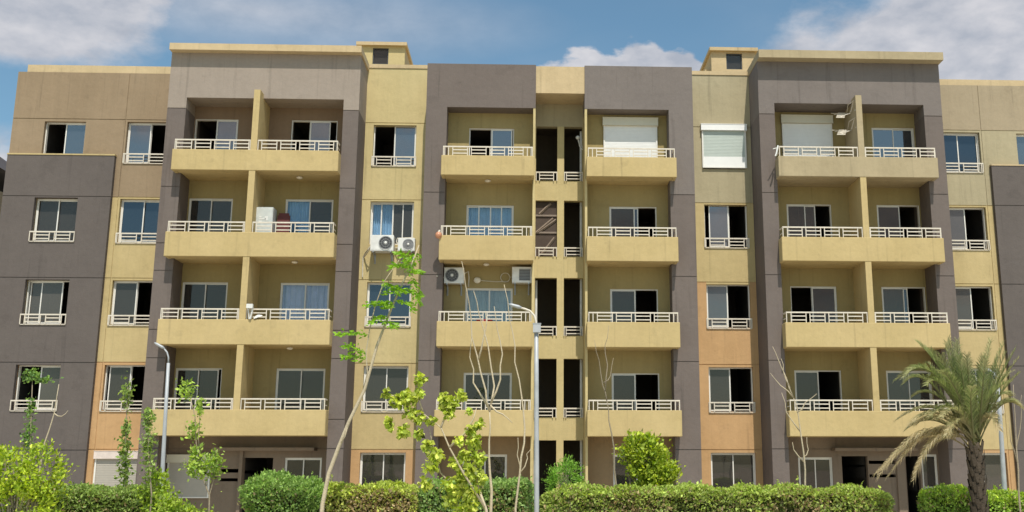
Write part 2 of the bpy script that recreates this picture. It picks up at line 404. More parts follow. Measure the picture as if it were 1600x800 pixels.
def shutter(x0, x1, z0, z1, yw, label, slat=SHU, boxm=BOX, boxh=.26, low=None, name='shuttered_window', room_y=None):
    """closed roller shutter with its box; low = height of a plain panel at the bottom"""
    y = yw - .065
    mb = MB(); T = .05
    mb.box(x0, x0 + T, y - .02, y + .064, z0, z1 - boxh); mb.box(x1 - T, x1, y - .02, y + .064, z0, z1 - boxh); mb.box(x0 + T, x1 - T, y - .015, y + .064, z0, z0 + .04)
    fr = mb.build(name, WHT, BLD, label=label)
    m2 = MB(); zz = z0 + .04; hgt = .055
    if low: 
        m4 = MB(); m4.box(x0 + T, x1 - T, y, y + .03, z0 + .04, z0 + low); m4.build('lower_panel', SHU, fr); zz = z0 + low
    while zz < z1 - boxh - .001:
        z2 = min(zz + hgt, z1 - boxh)
        m2.box(x0 + T, x1 - T, y + .018, y + .045, zz, zz + .010); m2.box(x0 + T, x1 - T, y + .008, y + .045, zz + .010, z2)
        zz = z2
    m2.build('shutter_curtain', slat, fr)
    m3 = MB(); m3.box(x0 - .03, x1 + .03, yw - .15, yw - .001, z1 - boxh + .02, z1 - .02); m3.box(x0 - .04, x1 + .04, yw - .16, yw - .001, z1 - .02, z1); m3.box(x0 - .035, x1 + .035, yw - .155, yw - .001, z1 - boxh, z1 - boxh + .02)
    m3.build('shutter_box', [boxm], fr)
    return fr

O = (0, .5, 0); Sr = (.5, 1.0, 1)
CLOSED = [(0, .52, 0), (.48, 1, 1)]
def closed(g=GL): return [(0, .52, 0, g), (.48, 1, 1, g)]
def left(g=GL, w=.5): return [(0.0, w, 0, g), (.03, w + .01, 1, GLC)]
def rightp(g=GL, a=.5): return [(a, 1, 0, g), (a - .01, .98, 1, GLC)]

# --- walls of the window strips and wings (plane y = 0)
TLW = (-18.28, -16.84, 12.62, 13.85); TRW = (16.82, 18.26, 12.62, 13.85)
Bx = (-15.39, -13.84); Hx = (13.86, 15.45); Dx = (-6.67, -5.14); Fx = (5.20, 6.75)
def strip_holes(xr, f0=WB[0]): return [(xr[0], xr[1], (f0 if k == 0 else WB[k]), WT[k]) for k in range(5)]
def wing_mat(x, z):
    if z > 11.12: return 2
    if z > 5.33: return 0
    return 1
def strip_matF(x, z):
    edge = x < 5.17 or x > 6.78
    if z < 6.5 or (z < 8.23 and edge): return 1
    return 4 if z > 11.5 else 3
def strip_matD(x, z): return 3 if z > 5.33 else (0 if z > 2.4 else 1)
wall('wing_wall', BLD, -19.40, -13.40, 0, 15.70, 0, .25, [YEL, PEA, BRO], strip_holes(Bx) + [TLW] + [(-18.28, -16.76, WB[k] - .02, WT[k]) for k in (1, 2, 3)], JOINT, (-15.46,), wing_mat, label='beige brown upper wall above yellow and peach strips, left end')
wall('wing_wall', BLD, 13.40, 19.40, 0, 15.70, 0, .25, [YEL, PEA, BRO, TAN, OLY], strip_holes(Hx) + [TRW], JOINT, (15.52,), lambda x, z: 3 if z > 13.97 else (4 if z > 11.12 else (0 if z > 2.44 else 1)), label='pale olive yellow wall strip at the right end')
wall('strip_wall', BLD, -7.0, -4.62, 0, 16.03, 0, .25, [YEL, PEA, BRO, YELT], strip_holes(Dx), JOINT, (), strip_matD)
wall('strip_wall', BLD, 4.62, 7.0, 0, 15.95, 0, .25, [YEL, PEA, BRO, YEL, OLY], strip_holes(Fx), JOINT, (), strip_matF)
for x0, x1, z0, z1, y0 in ((-19.1, -13.45, 15.70, 15.98, .02), (13.45, 19.1, 15.70, 15.93, .02), (-7.0, -4.72, 16.03, 16.17, -.03), (4.72, 7.0, 15.95, 16.10, -.03)):
    c_ = MB(); c_.box(x0, x1, y0, y0 + .3, z0 + .002, z1); c_.build('parapet_cap', CAPM, BLD)

SW = dict(rail=True)
window(*TLW, 0, rightp(GLB, .48))
window(*Bx, WB[4], WT[4], 0, left(GLB, .52), **SW)
window(*Bx, WB[3], WT[3], 0, closed(GLN), **SW)
window(*Bx, WB[2], WT[2], 0, left(GL, .52), **SW)
window(*Bx, WB[1], WT[1], 0, [(0.06, .55, 0), (.09, .56, 1, GLC)], **SW)
shutter(Bx[0], Bx[1], WB[0], WT[0] + .05, 0, 'pinkish white roller shutter pulled down, ground floor left', slat=SHD, boxm=plain('pink_white_box', (.66, .56, .50), .5))
window(*Dx, WB[4], WT[4] + .05, 0, rightp(GLB, .48), **SW)
window(*Dx, WB[3], WT[3], 0, [(0, .25, 1, GLC), (.22, .52, 0, GLC), (.5, .76, 1), (.74, 1, 0)], curtain=(.0, .5, CURB))
window(*Dx, WB[2], WT[2], 0, closed(GLN), **SW)
window(*Dx, WB[1], WT[1], 0, closed(GL), **SW)
window(*Dx, WB[0], WT[0], 0, closed(GL))
shutter(Fx[0] - .03, Fx[1] + .03, WB[4] + .03, WT[4] + .16, 0, 'roller shutter in grey green slats with white panel below', slat=SHG, boxm=SHU, boxh=.24, low=.42)
window(*Fx, WB[3], WT[3] + .05, 0, [(.10, .58, 0, GLB), (.12, .60, 1, GLC)], **SW)
window(*Fx, WB[2], WT[2] + .02, 0, left(GLG, .5), **SW)
window(*Fx, WB[1], WT[1], 0, left(GL, .5), **SW)
window(*Fx, WB[0], WT[0], 0, closed(GL))
window(*Hx, WB[4], WT[4], 0, closed(GLN), **SW)
window(*Hx, WB[3], WT[3], 0, left(GLG, .55), **SW)
window(*Hx, WB[2], WT[2], 0, left(GLM, .55), **SW)
window(*Hx, WB[1], WT[1], 0, closed(GLM), **SW)
window(*Hx, WB[0], WT[0], 0, closed(GLM))
window(*TRW, 0, closed(GLB))

# --- grey end volumes
for sgn in (-1, 1):
    x0, x1 = (-19.36, -15.66) if sgn < 0 else (15.72, 19.36)
    holes = []
    if sgn < 0: holes = [(-18.26, -16.78, WB[k] , WT[k] - .02) for k in (1, 2, 3)]
    wall('end_volume', BLD, x0, x1, 0, 12.56, -.17, -.004, GRD, holes, [JOINT[k] - .03 for k in range(4)], label='dark grey end block at the left with three windows' if sgn < 0 else 'dark grey end block beside palm, right')
    e = MB(); e.box(x0 - .01, x1 + .01, -.19, -.003, 12.56, 12.61); e.build('ledge', YEL if sgn < 0 else CAPM, BLD)
GX = (-18.26, -16.78)
window(*GX, WB[3], WT[3] - .02, -.17, closed(GL), rail=True, rdepth=.23)
window(*GX, WB[2], WT[2] - .02, -.17, [(.03, .52, 1, GLM), (.30, .82, 0, GLM)], rail=True, rdepth=.23)
window(*GX, WB[1], WT[1] - .02, -.17, [(.5, 1, 0, GLM), (.48, .98, 1, GLM)], rail=True, rdepth=.23)

# --- the two outer bays
PY, BY, RY = -1.54, -2.02, -.56
def bay(sgn):
    X = lambda a, b: (a * sgn, b * sgn) if sgn > 0 else (b * sgn, a * sgn)
    lt = sgn < 0
    hx0, hx1 = X(7.52, 12.84) if not lt else X(7.50, 12.86)
    htop = 14.27 if lt else 14.36
    x0, x1 = X(6.97, 13.49)
    extra = [3.35, 6.25, 9.15, 12.05, 10.55, 13.1]
    if lt: mf = lambda x, z: 1 if z > 13.88 else 0
    else: mf = lambda x, z: 1 if z > 13.95 else 0
    wall('grey_frame', BLD, x0, x1, 0, 15.9, PY, .07, [GRY, LGR if lt else MGR], [(hx0, hx1, -1, htop)], JOINT[:4] + [13.88 if lt else 13.95] + extra[:3 if lt else 0], (), mf,
         label='left grey bay frame, its upper band much paler' if lt else 'right grey bay frame in two close greys')
    o_ = .30 if lt else .40
    c_ = MB(); c_.box(x0 - (.0 if lt else .02), x1 + (.05 if lt else .04), PY - o_, .35, 15.902, 16.14 if lt else 16.19); c_.build('roof_cap', CAPM if lt else BALD, BLD)
    # recessed wall with door openings
    if lt: doors = {4: [(-12.92, -11.33), (-9.47, -7.86)], 3: [(-12.92, -11.33), (-9.52, -7.87)], 2: [(-12.92, -11.30), (-9.52, -7.86)], 1: [(-12.90, -11.29), (-9.49, -7.86)]}
    else: doors = {4: [(7.98, 9.80), (11.26, 12.82)], 3: [(8.04, 9.64), (11.27, 12.87)], 2: [(8.05, 9.67), (11.26, 12.87)], 1: [(8.06, 9.68), (11.24, 12.81)]}
    # inner edge of the outer pier leaves the door clear
    doors = {k: [(max(a, hx0 + .03), min(b_, hx1 - .03)) for a, b_ in v] for k, v in doors.items()}
    shut = set() if lt else {(4, 0)}
    holes = [(a, b_, FL[k], DT[k]) for k, v in doors.items() for i, (a, b_) in enumerate(v) if (k, i) not in shut]
    if lt: gf = [(-9.04, -7.83, .95, 2.14), (-10.38, -9.42, .16, 2.14), (-11.12, -10.52, 1.66, 1.78), (-11.12, -10.52, 1.38, 1.48)]
    else: gf = [(8.06, 9.22, .95, 2.16), (9.54, 10.42, .16, 2.20), (10.46, 11.36, 1.94, 2.05), (10.46, 11.36, 1.50, 1.60), (11.72, 12.2, .16, 2.2), (12.26, 12.80, 1.12, 2.26)]
    top = lambda x, z: (1 if lt else 0) if z > 11.5 else (2 if z < 2.8 else 0)
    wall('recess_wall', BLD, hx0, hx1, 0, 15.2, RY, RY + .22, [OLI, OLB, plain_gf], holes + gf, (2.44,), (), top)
    ry = RY + .22
    kw = dict(rdepth=.05, room_y=ry)
    D_ = lambda k, i: (doors[k][i][0], doors[k][i][1], FL[k], DT[k], RY)
    n = 'balcony_door'
    if lt:
        window(*D_(4, 0), [(.5, 1, 0, GLB), (.48, .98, 1, GLC)], name=n, **kw)
        window(*D_(4, 1), [(.40, .86, 0, GLB), (.38, .84, 1, GLC)], name=n, **kw)
        window(*D_(3, 0), closed(GL), name=n, **kw)
        window(*D_(3, 1), [(0, .52, 0, GLC), (.5, 1, 1)], curtain=(0, .5, CURB), name=n, label='balcony door with blue curtain behind its left pane', **kw)
        window(*D_(2, 0), closed(GL), name=n, **kw)
        window(*D_(2, 1), closed(GLC), curtain=(0, 1, CURL), name=n, label='balcony door with pale lilac curtains', **kw)
        window(*D_(1, 0), [(0, .5, 0), (.42, .93, 1)], name=n, **kw)
        window(*D_(1, 1), closed(GL), name=n, **kw)
        shutter(-12.82, -11.42, .85, 2.24, RY, 'cream roller shutter pulled down beside the entrance', slat=SHD, boxh=.26)
        window(gf[0][0], gf[0][1], gf[0][2], gf[0][3], RY, closed(GL), **kw)
    else:
        shutter(7.98, 9.80, FL[4] + .02, 14.22, RY, 'wide white roller shutter pulled down over the balcony door', boxh=.30)
        window(*D_(4, 1), closed(GLB), name=n, **kw)
        window(*D_(3, 0), [(0, .42, 0), (.25, .66, 1)], name=n, **kw)
        window(*D_(3, 1), left(GL, .54), name=n, **kw)
        window(*D_(2, 0), rightp(GL, .47), name=n, **kw)
        window(*D_(2, 1), [(0, .52, 0, GLM), (.1, .62, 1, GLC)], name=n, **kw)
        window(*D_(1, 0), left(GL, .52), name=n, **kw)
        window(*D_(1, 1), closed(GLM), name=n, **kw)
        window(*gf[0][:4], RY, closed(GL), **kw)
        window(*gf[5][:4], RY, [(0, 1, 0, GLM)], **kw)
    for h in gf[1:5]: add_room(h[0], h[1], h[2], h[3], ry, ex=.08)
    # entrance: canopy, plinth and pier
    ec = MB()
    if lt: ec.box(-11.3, -8.0, RY - .5, RY - .002, 2.36, 2.46); ec.box(-10.50, -10.39, RY - .12, RY - .001, 0, 2.358)
    else: ec.box(9.2, 12.0, RY - .5, RY - .002, 2.36, 2.46); ec.box(11.38, 11.66, RY - .10, RY - .001, 0, 2.358)
    ec.build('entrance_canopy', plain_gf, BLD)
    # balconies: one double balcony a floor, with a dividing wall
    bx0, bx1 = X(7.50, 13.04) if lt else X(7.47, 13.02)
    fx = -10.35 if lt else 10.38
    for k in (1, 2, 3, 4):
        mb = MB(); zb, zt = ZB[k], ZT[k]; t_ = .12
        mb.box(bx0, bx1, BY, BY + t_, zb, zt)                                                 # front
        mb.box(bx0, bx0 + t_, BY + t_, PY - .002, zb, zt); mb.box(bx1 - t_, bx1, BY + t_, PY - .002, zb, zt)
        mb.box(bx0 + t_, bx1 - t_, BY + t_, PY - .002, zb + .012, FL[k] - .002)                # slab, outer part
        mb.box(hx0 + .002, hx1 - .002, PY - .002, RY - .002, zb + .012, FL[k] - .002)          # slab inside the recess
        bal = soften(mb.build('balcony', BAL if (lt or k < 4) else BALD, BLD))
        m2 = MB()
        rail_mesh(m2, bx0 + .05, fx - .12, BY + .045, zt, .365, 4); rail_mesh(m2, fx + .12, bx1 - .05, BY + .045, zt, .365, 4)
        for xx in (bx0 + .05, bx1 - .05 - .03):
            m2.box(xx, xx + .03, BY + .082, PY - .01, zt + .32, zt + .365); m2.box(xx + .004, xx + .026, BY + .082, PY - .01, zt + .14, zt + .17)
        m2.build('railing', RAIL, bal)
        ztop = (ZB[k + 1] + .010) if k < 4 else (14.42 if lt else 14.52)
        m3 = MB(); m3.box(fx - .105, fx + .105, BY + .015, (RY - .004 if k < 4 else PY + .004), zt + .002, ztop)
        m3.box(fx - .10, fx + .10, BY + .13, RY - .004, FL[k], zt + .001)
        if k == 4: m3.box(fx - .10, fx + .10, PY + .004, RY - .004, zt + .001, htop + .05)
        m3.build('divider_wall', BAL if (lt or k < 4) else BALD, BLD)
        # ceiling lamp under this balcony
        if lt and k >= 2:
            m4 = MB(); m4.ball((-8.93, -1.25, zb - .03), .11, .11, .05, 12, 6); m4.build('ceiling_lamp', BULB, bal, smooth=True)
    # ceiling over the top balcony
    m5 = MB(); m5.box(hx0 + .002, hx1 - .002, PY + .01, RY - .002, htop + .06, htop + .2); m5.build('ceiling', OLI, BLD)
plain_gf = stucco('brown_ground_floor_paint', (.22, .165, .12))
bay(-1); bay(1)

# --- the two middle blocks
MY, MBY = -1.20, -1.73
def mid(sgn):
    X = lambda a, b: (a * sgn, b * sgn) if sgn > 0 else (b * sgn, a * sgn)
    lt = sgn < 0
    x0, x1 = X(.862, 4.69); hx0, hx1 = X(.862, 3.96 if lt else 3.83)
    htop = 14.17
    wall('grey_frame', BLD, x0, x1, 0, 15.78, MY, .07, [GRY, MGR], [(hx0, hx1, -1, htop)], [j - .02 for j in JOINT[:4]], (), (lambda x, z: 0) if lt else (lambda x, z: 1 if z > 12.5 else 0))
    sx0, sx1 = X(.864, .945)
    m = MB(); m.box(sx0, sx1, MY + .012, 1.2, 0, htop - .003); m.build('side_wall', YELT, BLD)
    rx0, rx1 = X(.947, 3.958 if lt else 3.828)
    if lt: doors = {4: (-3.21, -1.62), 3: (-3.25, -1.60), 2: (-3.22, -1.60), 1: (-3.22, -1.59)}
    else: doors = {4: (1.56, 3.48), 3: (1.75, 3.42), 2: (1.76, 3.42), 1: (1.79, 3.42)}
    holes = [(d[0], d[1], FL[k], DM[k]) for k, d in doors.items() if not (k == 4 and not lt)]
    gfw = (-3.2, -1.72, .95, DM[0]) if lt else (1.82, 3.4, .95, DM[0])
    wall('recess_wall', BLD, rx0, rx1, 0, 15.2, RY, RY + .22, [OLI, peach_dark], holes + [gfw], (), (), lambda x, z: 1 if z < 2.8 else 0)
    kw = dict(rdepth=.05, room_y=RY + .22); n = 'balcony_door'
    D_ = lambda k: (doors[k][0], doors[k][1], FL[k], DM[k], RY)
    if lt:
        window(*D_(4), [(.5, .98, 0, GLB), (.48, .96, 1, GLC)], name=n, **kw)
        window(*D_(3), [(0, .27, 1, GLC), (.24, .52, 0, GLC), (.5, .77, 1, GLC), (.74, 1, 0, GLC)], curtain=(0.02, .98, CURB), name=n, label='four pane balcony door with blue curtains', **kw)
        window(*D_(2), closed(GLC), curtain=(0, 1, CURG), name=n, label='balcony door with grey curtains, under two air conditioners', **kw)
        window(*D_(1), closed(GL), name=n, **kw)
    else:
        shutter(1.56, 3.48, FL[4] + .02, 14.04, RY, 'white roller shutter pulled down over the balcony door', boxh=.30)
        window(*D_(3), [(0, .54, 0), (.10, .62, 1, GLC)], name=n, **kw)
        window(*D_(2), left(GL, .53), name=n, **kw)
        window(*D_(1), left(GL, .50), name=n, **kw)
    window(*gfw, RY, closed(GL), **kw)
    bx0, bx1 = X(.90, 4.07 if lt else 4.00)
    for k in (1, 2, 3, 4):
        mb = MB(); zb, zt = ZB[k], ZT[k] + (.02 if k < 4 else -.02); t_ = .12
        mb.box(bx0, bx1, MBY, MBY + t_, zb, zt)
        mb.box(bx0, bx0 + t_, MBY + t_, MY - .002, zb, zt); mb.box(bx1 - t_, bx1, MBY + t_, MY - .002, zb, zt)
        mb.box(bx0 + t_, bx1 - t_, MBY + t_, MY - .002, zb + .012, FL[k] - .002)
        mb.box(rx0 + .002, rx1 - .002, MY - .002, RY - .002, zb + .012, FL[k] - .002)
        bal = soften(mb.build('balcony', BAL, BLD))
        m2 = MB(); rail_mesh(m2, bx0 + .05, bx1 - .05, MBY + .045, zt, .34, 4)
        for xx in (bx0 + .05, bx1 - .08):
            m2.box(xx, xx + .03, MBY + .082, MY - .01, zt + .295, zt + .34); m2.box(xx + .004, xx + .026, MBY + .082, MY - .01, zt + .13, zt + .16)
        m2.build('railing', RAIL, bal)
        if lt and k >= 3:
            m4 = MB(); m4.ball((-2.5, -1.1, zb - .03), .11, .11, .05, 12, 6); m4.build('ceiling_lamp', BULB, bal, smooth=True)
    m5 = MB(); m5.box(rx0 + .002, rx1 - .002, MY + .01, RY - .002, htop + .06, htop + .2); m5.build('ceiling', OLI, BLD)
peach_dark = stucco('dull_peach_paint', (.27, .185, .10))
mid(-1); mid(1)

# --- stair core between them
oz = [(.6, 2.73), (3.50, 5.50), (6.30, 8.33), (9.10, 11.13), (11.86, 13.89)]
holes = [(-.835, -.067, a, b_) for a, b_ in oz] + [(.176, .845, a, b_) for a, b_ in oz]
wall('core_wall', BLD, -.860, .860, 0, 15.75, 0, .25, [YELT, OLY], holes, (), (), lambda x, z: 1 if z > 13.9 else 0)  # upper wall coloured darker, painting in the shade under the top beam
m = MB(); m.box(-.860, .860, MY + .03, -.003, 14.74, 15.74); m.build('core_top_beam', CAPM, BLD)
for i, (a, b_) in enumerate(oz):
    for x0, x1 in ((-.835, -.067), (.176, .845)):
        if i:
            m = MB(); rail_mesh(m, x0, x1, -.05, a - .02, .34, 1); m.build('core_railing', RAIL, BLD)
        add_room(x0, x1, a - .3, b_, .25, 1.6, ex=.03, m=1)
# screen of brown boards closing the left opening on the third floor
m = MB(); m.box(-.832, -.07, .14, .17, 9.12, 11.10); m2 = m
scr = m.build('brown_screen', BOARD, BLD, label='brown boarded screen with cream rails in the stair opening')
m = MB()
for z in (9.95, 10.57): m.box(-.83, -.072, .10, .139, z, z + .06)
for s_, x0, x1, z0, z1 in ((0, -.80, -.2, 9.98, 10.5), (1, -.75, -.1, 9.98, 10.45), (0, -.6, -.15, 9.2, 9.8), (0, -.7, -.3, 10.65, 11.05)):
    m.tube([(x0, .125, z0), (x1, .125, z1)], .05, 4)
m.build('screen_rail', plain('screen_rail_paint', (.24, .185, .145), .6), scr)
room.build('interior_walls', [DARK, stucco('unlit_shaft_colour', (.10, .08, .056))], BLD, kind='stuff')  # shaft walls darkened in colour to read as an unlit stairwell
for x, za, zb_ in ((.80, .3, 13.85), (-.79, .3, 8.3)):
    m = MB(); m.tube([(x, .42, za), (x, .42, zb_)], .045, 8); m.build('drain_pipe', WAC, BLD)

# --- roof, roof rooms and body
m = MB(); m.box(-19.38, 19.38, .26, 11, 15.1, 15.3)
m.box(-19.395, -19.15, .26, 11, 0, 15.68); m.box(19.15, 19.395, .26, 11, 0, 15.68); m.box(-19.15, 19.15, 10.8, 11, 0, 15.68)
m.build('rear_body', YEL, BLD)
for sgn in (-1, 1):
    lt = sgn < 0
    x0, x1 = (-7.86, -6.04) if lt else (6.14, 7.92)
    nm = 'roof_room'
    m = wall(nm, BLD, x0, x1, 15.30, 18.10, 3.0, 3.2, [YELT if lt else CAPM], [((-7.30, -6.68, 17.36, 18.04) if lt else (6.74, 7.38, 17.36, 18.04))])
    r_ = MB(); r_.box(x0, x0 + .2, 3.202, 6, 15.3, 18.1); r_.box(x1 - .2, x1, 3.202, 6, 15.3, 18.1); r_.box(x0 + .2, x1 - .2, 5.8, 6, 15.3, 18.1)
    r_.build('side_wall', CAPM, m)
    r_ = MB(); r_.box(x0 - .08, x1 + .08, 2.85, 6.1, 18.102, 18.24); r_.build('roof_slab', CAPM, m)
    wx = (-7.30, -6.68) if lt else (6.74, 7.38)
    r_ = MB(); r_.box(wx[0], wx[1], 3.10, 3.13, 17.36, 18.04); r_.build('pane', GL, m)
    r_ = MB()
    for a, b_ in ((wx[0] + .001, wx[0] + .04), (wx[1] - .04, wx[1] - .001)): r_.box(a, b_, 3.05, 3.098, 17.362, 18.038)
    r_.box(wx[0] + .04, wx[1] - .04, 3.05, 3.098, 18.0, 18.038); r_.box(wx[0] + .04, wx[1] - .04, 3.05, 3.098, 17.362, 17.40)
    r_.build('window_frame', DGR, m)
    r_ = MB()
    if lt: r_.box(x1, x1 + .22, 3.3, 5.8, 15.3, 17.45)
    else: r_.box(x0 - .22, x0, 3.3, 5.8, 15.3, 17.45)
    r_.build('lower_wing', CAPM, m)

# ------------------------------------------------------------------ a sliver of the next building on the left
NB = thing('neighbour_building', 'next building with dark roof and pale balcony rail, past the left end', 'building', (-30, 14, 0))
m = MB(); m.box(-32, -25.46, 9, 18, 0, 14.3); m.build('wall', BRO, NB)
m = MB(); n0 = 0
m.v += [(-32.3, 8.7, 15.2), (-25.2, 8.7, 15.2), (-25.2, 18.3, 15.2), (-32.3, 18.3, 15.2), (-29.5, 13.5, 17.2), (-27.6, 13.5, 17.2)]
m.f += [(0, 1, 5, 4), (1, 2, 5), (2, 3, 4, 5), (3, 0, 4), (0, 3, 2, 1)]; m.m += [0] * 5
m.build('roof', ROOFD, NB)
m = MB(); m.box(-32, -25.46, 9.4, 9.6, 14.301, 15.19); m.build('loggia_wall', ROOFD, NB)
m = MB()
for z in (14.34, 14.56, 14.78): m.box(-32, -25.46, 8.95, 9.0, z, z + .07)
for x in np.arange(-31.9, -25.5, .9): m.box(x, x + .05, 8.96, 8.99, 14.301, 14.8)
m.build('railing', RAIL, NB)

# ------------------------------------------------------------------ things fixed to or standing on the building
def aircon(x0, x1, z0, z1, yback, depth, label, fan=.62, dark=DGR, bracket=True, loc=None, square=False):
    t_ = thing('air_conditioner', label, 'air conditioner', ((x0 + x1) / 2, yback, z0), 'outdoor air conditioning units on the facade')
    yf = yback - depth
    m = MB(); m.box(x0, x1, yf, yback - .12, z0, z1); m.box(x0 + .02, x1 - .02, yf - .008, yf - .001, z0 + .03, z1 - .03)
    m.build('casing', WAC, t_)
    r_ = (z1 - z0) * .40; cx = x0 + (x1 - x0) * fan; cz = (z0 + z1) / 2
    m = MB()
    if square:
        m.box(x0 + (x1 - x0) * .36, x1 - .05, yf - .02, yf - .010, z0 + .07, z1 - .07)
        for i in range(7):
            zz = z0 + .09 + i * (z1 - z0 - .18) / 7; m.box(x0 + (x1 - x0) * .36 + .01, x1 - .06, yf - .03, yf - .021, zz, zz + .02, 1)
        m.build('grille', [MGRI, DGR], t_)
    else:
        m.disc_y(cx, yf - .012, cz, r_, 24, 0, .0); m.disc_y(cx, yf - .03, cz, r_ * 1.06, 24, 1, r_ * .94); m.disc_y(cx, yf - .032, cz, r_ * .66, 24, 1, r_ * .60); m.disc_y(cx, yf - .033, cz, r_ * .38, 24, 1, r_ * .33)
        for k in range(12):
            a = k * math.pi / 6; m.tube([(cx + r_ * .15 * math.cos(a), yf - .03, cz + r_ * .15 * math.sin(a)), (cx + r_ * math.cos(a), yf - .03, cz + r_ * math.sin(a))], .004, 4, 1)
        m.build('fan_grille', [dark, MGRI], t_)
        m = MB(); m.ball((cx, yf - .03, cz), r_ * .24, .02, r_ * .24, 12, 6); m.build('fan_hub', WAC, t_, smooth=True)
    if bracket:
        for xx in (x0 + .08, x1 - .12):
            m = MB(); m.box(xx, xx + .04, yf, yback - .001, z0 - .045, z0 - .002); m.tube([(xx + .02, yf + .05, z0 - .05), (xx + .02, yback - .02, z0 - .34)], .014, 5); m.box(xx - .003, xx + .043, yback - .03, yback - .002, z0 - .36, z0 - .046)
            m.build('bracket', STEEL, t_)
    return t_
a1 = aircon(-6.53, -5.74, 9.14, 9.70, 0, .55, 'larger white air conditioner under window with blue curtain, dark round fan', .66)
m = MB(); m.tube([(-6.5, -.42, 9.4), (-6.62, -.4, 9.22), (-6.78, -.1, 9.12), (-6.85, -.02, 9.0), (-6.84, -.02, 8.3)], .022, 6); m.tube([(-6.52, -.4, 9.3), (-6.7, -.2, 9.1), (-6.83, -.03, 8.98)], .018, 6); m.build('pipe', CABLE, a1)
a2 = aircon(-5.60, -5.02, 9.17, 9.62, 0, .45, 'smaller white air conditioner right of the larger one, grey fan', .62, MGRI)
m = MB(); m.tube([(-5.58, -.3, 9.4), (-5.68, -.25, 9.52), (-5.66, -.2, 9.66), (-5.1, -.15, 9.70)], .018, 6); m.tube([(-5.58, -.33, 9.3), (-5.70, -.3, 9.3), (-5.66, -.2, 9.12)], .018, 6); m.build('pipe', CABLE, a2)
a3 = aircon(-3.93, -3.26, 7.95, 8.49, -.56, .42, 'white air conditioner hung at the left under a balcony, big round fan', .40)
m = MB(); m.tube([(-3.24, -.9, 8.3), (-3.12, -.85, 8.38), (-3.10, -.7, 8.2), (-3.12, -.58, 7.9)], .02, 6); m.tube([(-3.95, -.9, 8.15), (-4.15, -1.22, 8.15)], .022, 6); m.build('pipe', CABLE, a3)
a4 = aircon(-1.62, -.95, 7.98, 8.52, -.56, .46, 'white air conditioner with square grey grille hung at the right under a balcony', .4, square=True)
m = MB(); P = [(-1.66, -.75, 8.22)] + [(-1.86 + .16 * math.cos(a), -.62, 8.22 + .16 * math.sin(a)) for a in np.linspace(0, 6.2, 14)] + [(-1.75, -.60, 8.08), (-2.2, -.585, 8.08), (-2.78, -.585, 8.12)]
m.tube(P, .014, 5); m.build('cable', CABLE, a4)
t_ = thing('wall_lamp', 'round cream lamp on wall between two air conditioners', 'lamp', (-2.82, -.57, 8.12)); m = MB(); m.ball((-2.82, -.62, 8.12), .13, .05, .11); m.build('shade', BULB, t_, smooth=True); m = MB(); m.tube([(-2.82, -.562, 8.12), (-2.82, -.6, 8.12)], .06, 10); m.build('base', WAC, t_)
t_ = thing('globe_lamp', 'small terracotta globe fixed at the corner of a middle balcony', 'lamp', (-4.1, -1.7, 9.47)); m = MB(); m.ball((-4.09, -1.74, 9.45), .115, .115, .12); m.build('globe', ORB, t_, smooth=True); m = MB(); m.tube([(-4.09, -1.74, 9.54), (-4.06, -1.69, 9.62)], .035, 8); m.build('collar', CABLE, t_)
# drying rack on the divider of the right bay
t_ = thing('drying_rack', 'folded white wire drying rack hung on divider beside roller shutter', 'drying rack', (10.2, -1.0, 13.8))
for zc in (14.05, 13.42):
    m = MB()
    for i in range(4):
        m.tube([(10.24, -1.45 + i * .12, zc + .03 * i), (9.84 - .06 * i, -1.45 + i * .12, zc - .16 + .09 * i)], .011, 5)
        m.box(9.72 + .06 * i, 10.02 + .05 * i, -1.47 + i * .12, -1.44 + i * .12, zc - .18 + .09 * i, zc - .14 + .09 * i)
    m.build('arm', RAIL, t_)
    m = MB()
    m.tube([(10.24, -1.5, zc + .02), (10.28, -1.75, zc + .34), (10.42, -1.98, zc + .18), (10.26, -1.9, zc - .06)], .018, 5); m.tube([(10.24, -1.0, zc + .1), (10.16, -1.5, zc + .30), (10.30, -1.9, zc + .34)], .014, 5)
    m.build('hook', RAIL, t_)
t_ = thing('clothes_line_bracket', 'white angled bracket at the left corner of the shuttered top balcony', 'bracket', (7.45, -2.05, 12.3))
m = MB(); m.tube([(7.50, -1.9, 12.60), (7.33, -2.06, 12.52), (7.28, -2.10, 12.50)], .018, 5); m.tube([(7.47, -2.04, 12.64), (7.40, -2.06, 12.35), (7.36, -2.06, 12.26)], .03, 5); m.build('arm', WAC, t_)
# cabinet and chair on the left bay's third floor balcony
t_ = thing('cabinet', 'pale grey cabinet standing on balcony beside the divider wall', 'cabinet', (-9.98, -1.25, 8.76))
m = MB(); m.box(-10.28, -9.69, -1.5, -1.0, 8.77, 10.42); m.build('carcass', plain('grey_white_metal', (.50, .52, .50), .45), t_)
m = MB(); m.box(-10.26, -9.71, -1.52, -1.502, 8.80, 10.40); m.build('door', plain('grey_white_door', (.56, .58, .55), .4), t_)
m = MB()
for x, z, w_, h_ in ((-10.14, 9.98, .22, .05), (-10.14, 10.05, .08, .05), (-9.95, 9.95, .1, .16), (-10.15, 9.90, .1, .05)): m.box(x, x + w_, -1.528, -1.521, z, z + h_)
m.build('sticker', WAC, t_)
t_ = thing('chair', 'dark red high backed chair on balcony beside the grey cabinet', 'chair', (-9.4, -1.2, 8.76))
m = MB(); m.box(-9.62, -9.2, -1.16, -1.08, 9.25, 10.22); m.box(-9.58, -9.24, -1.15, -1.09, 10.221, 10.30); m.build('backrest', RED, t_)
m = MB(); m.box(-9.62, -9.2, -1.55, -1.162, 9.14, 9.24); m.build('seat', RED, t_)
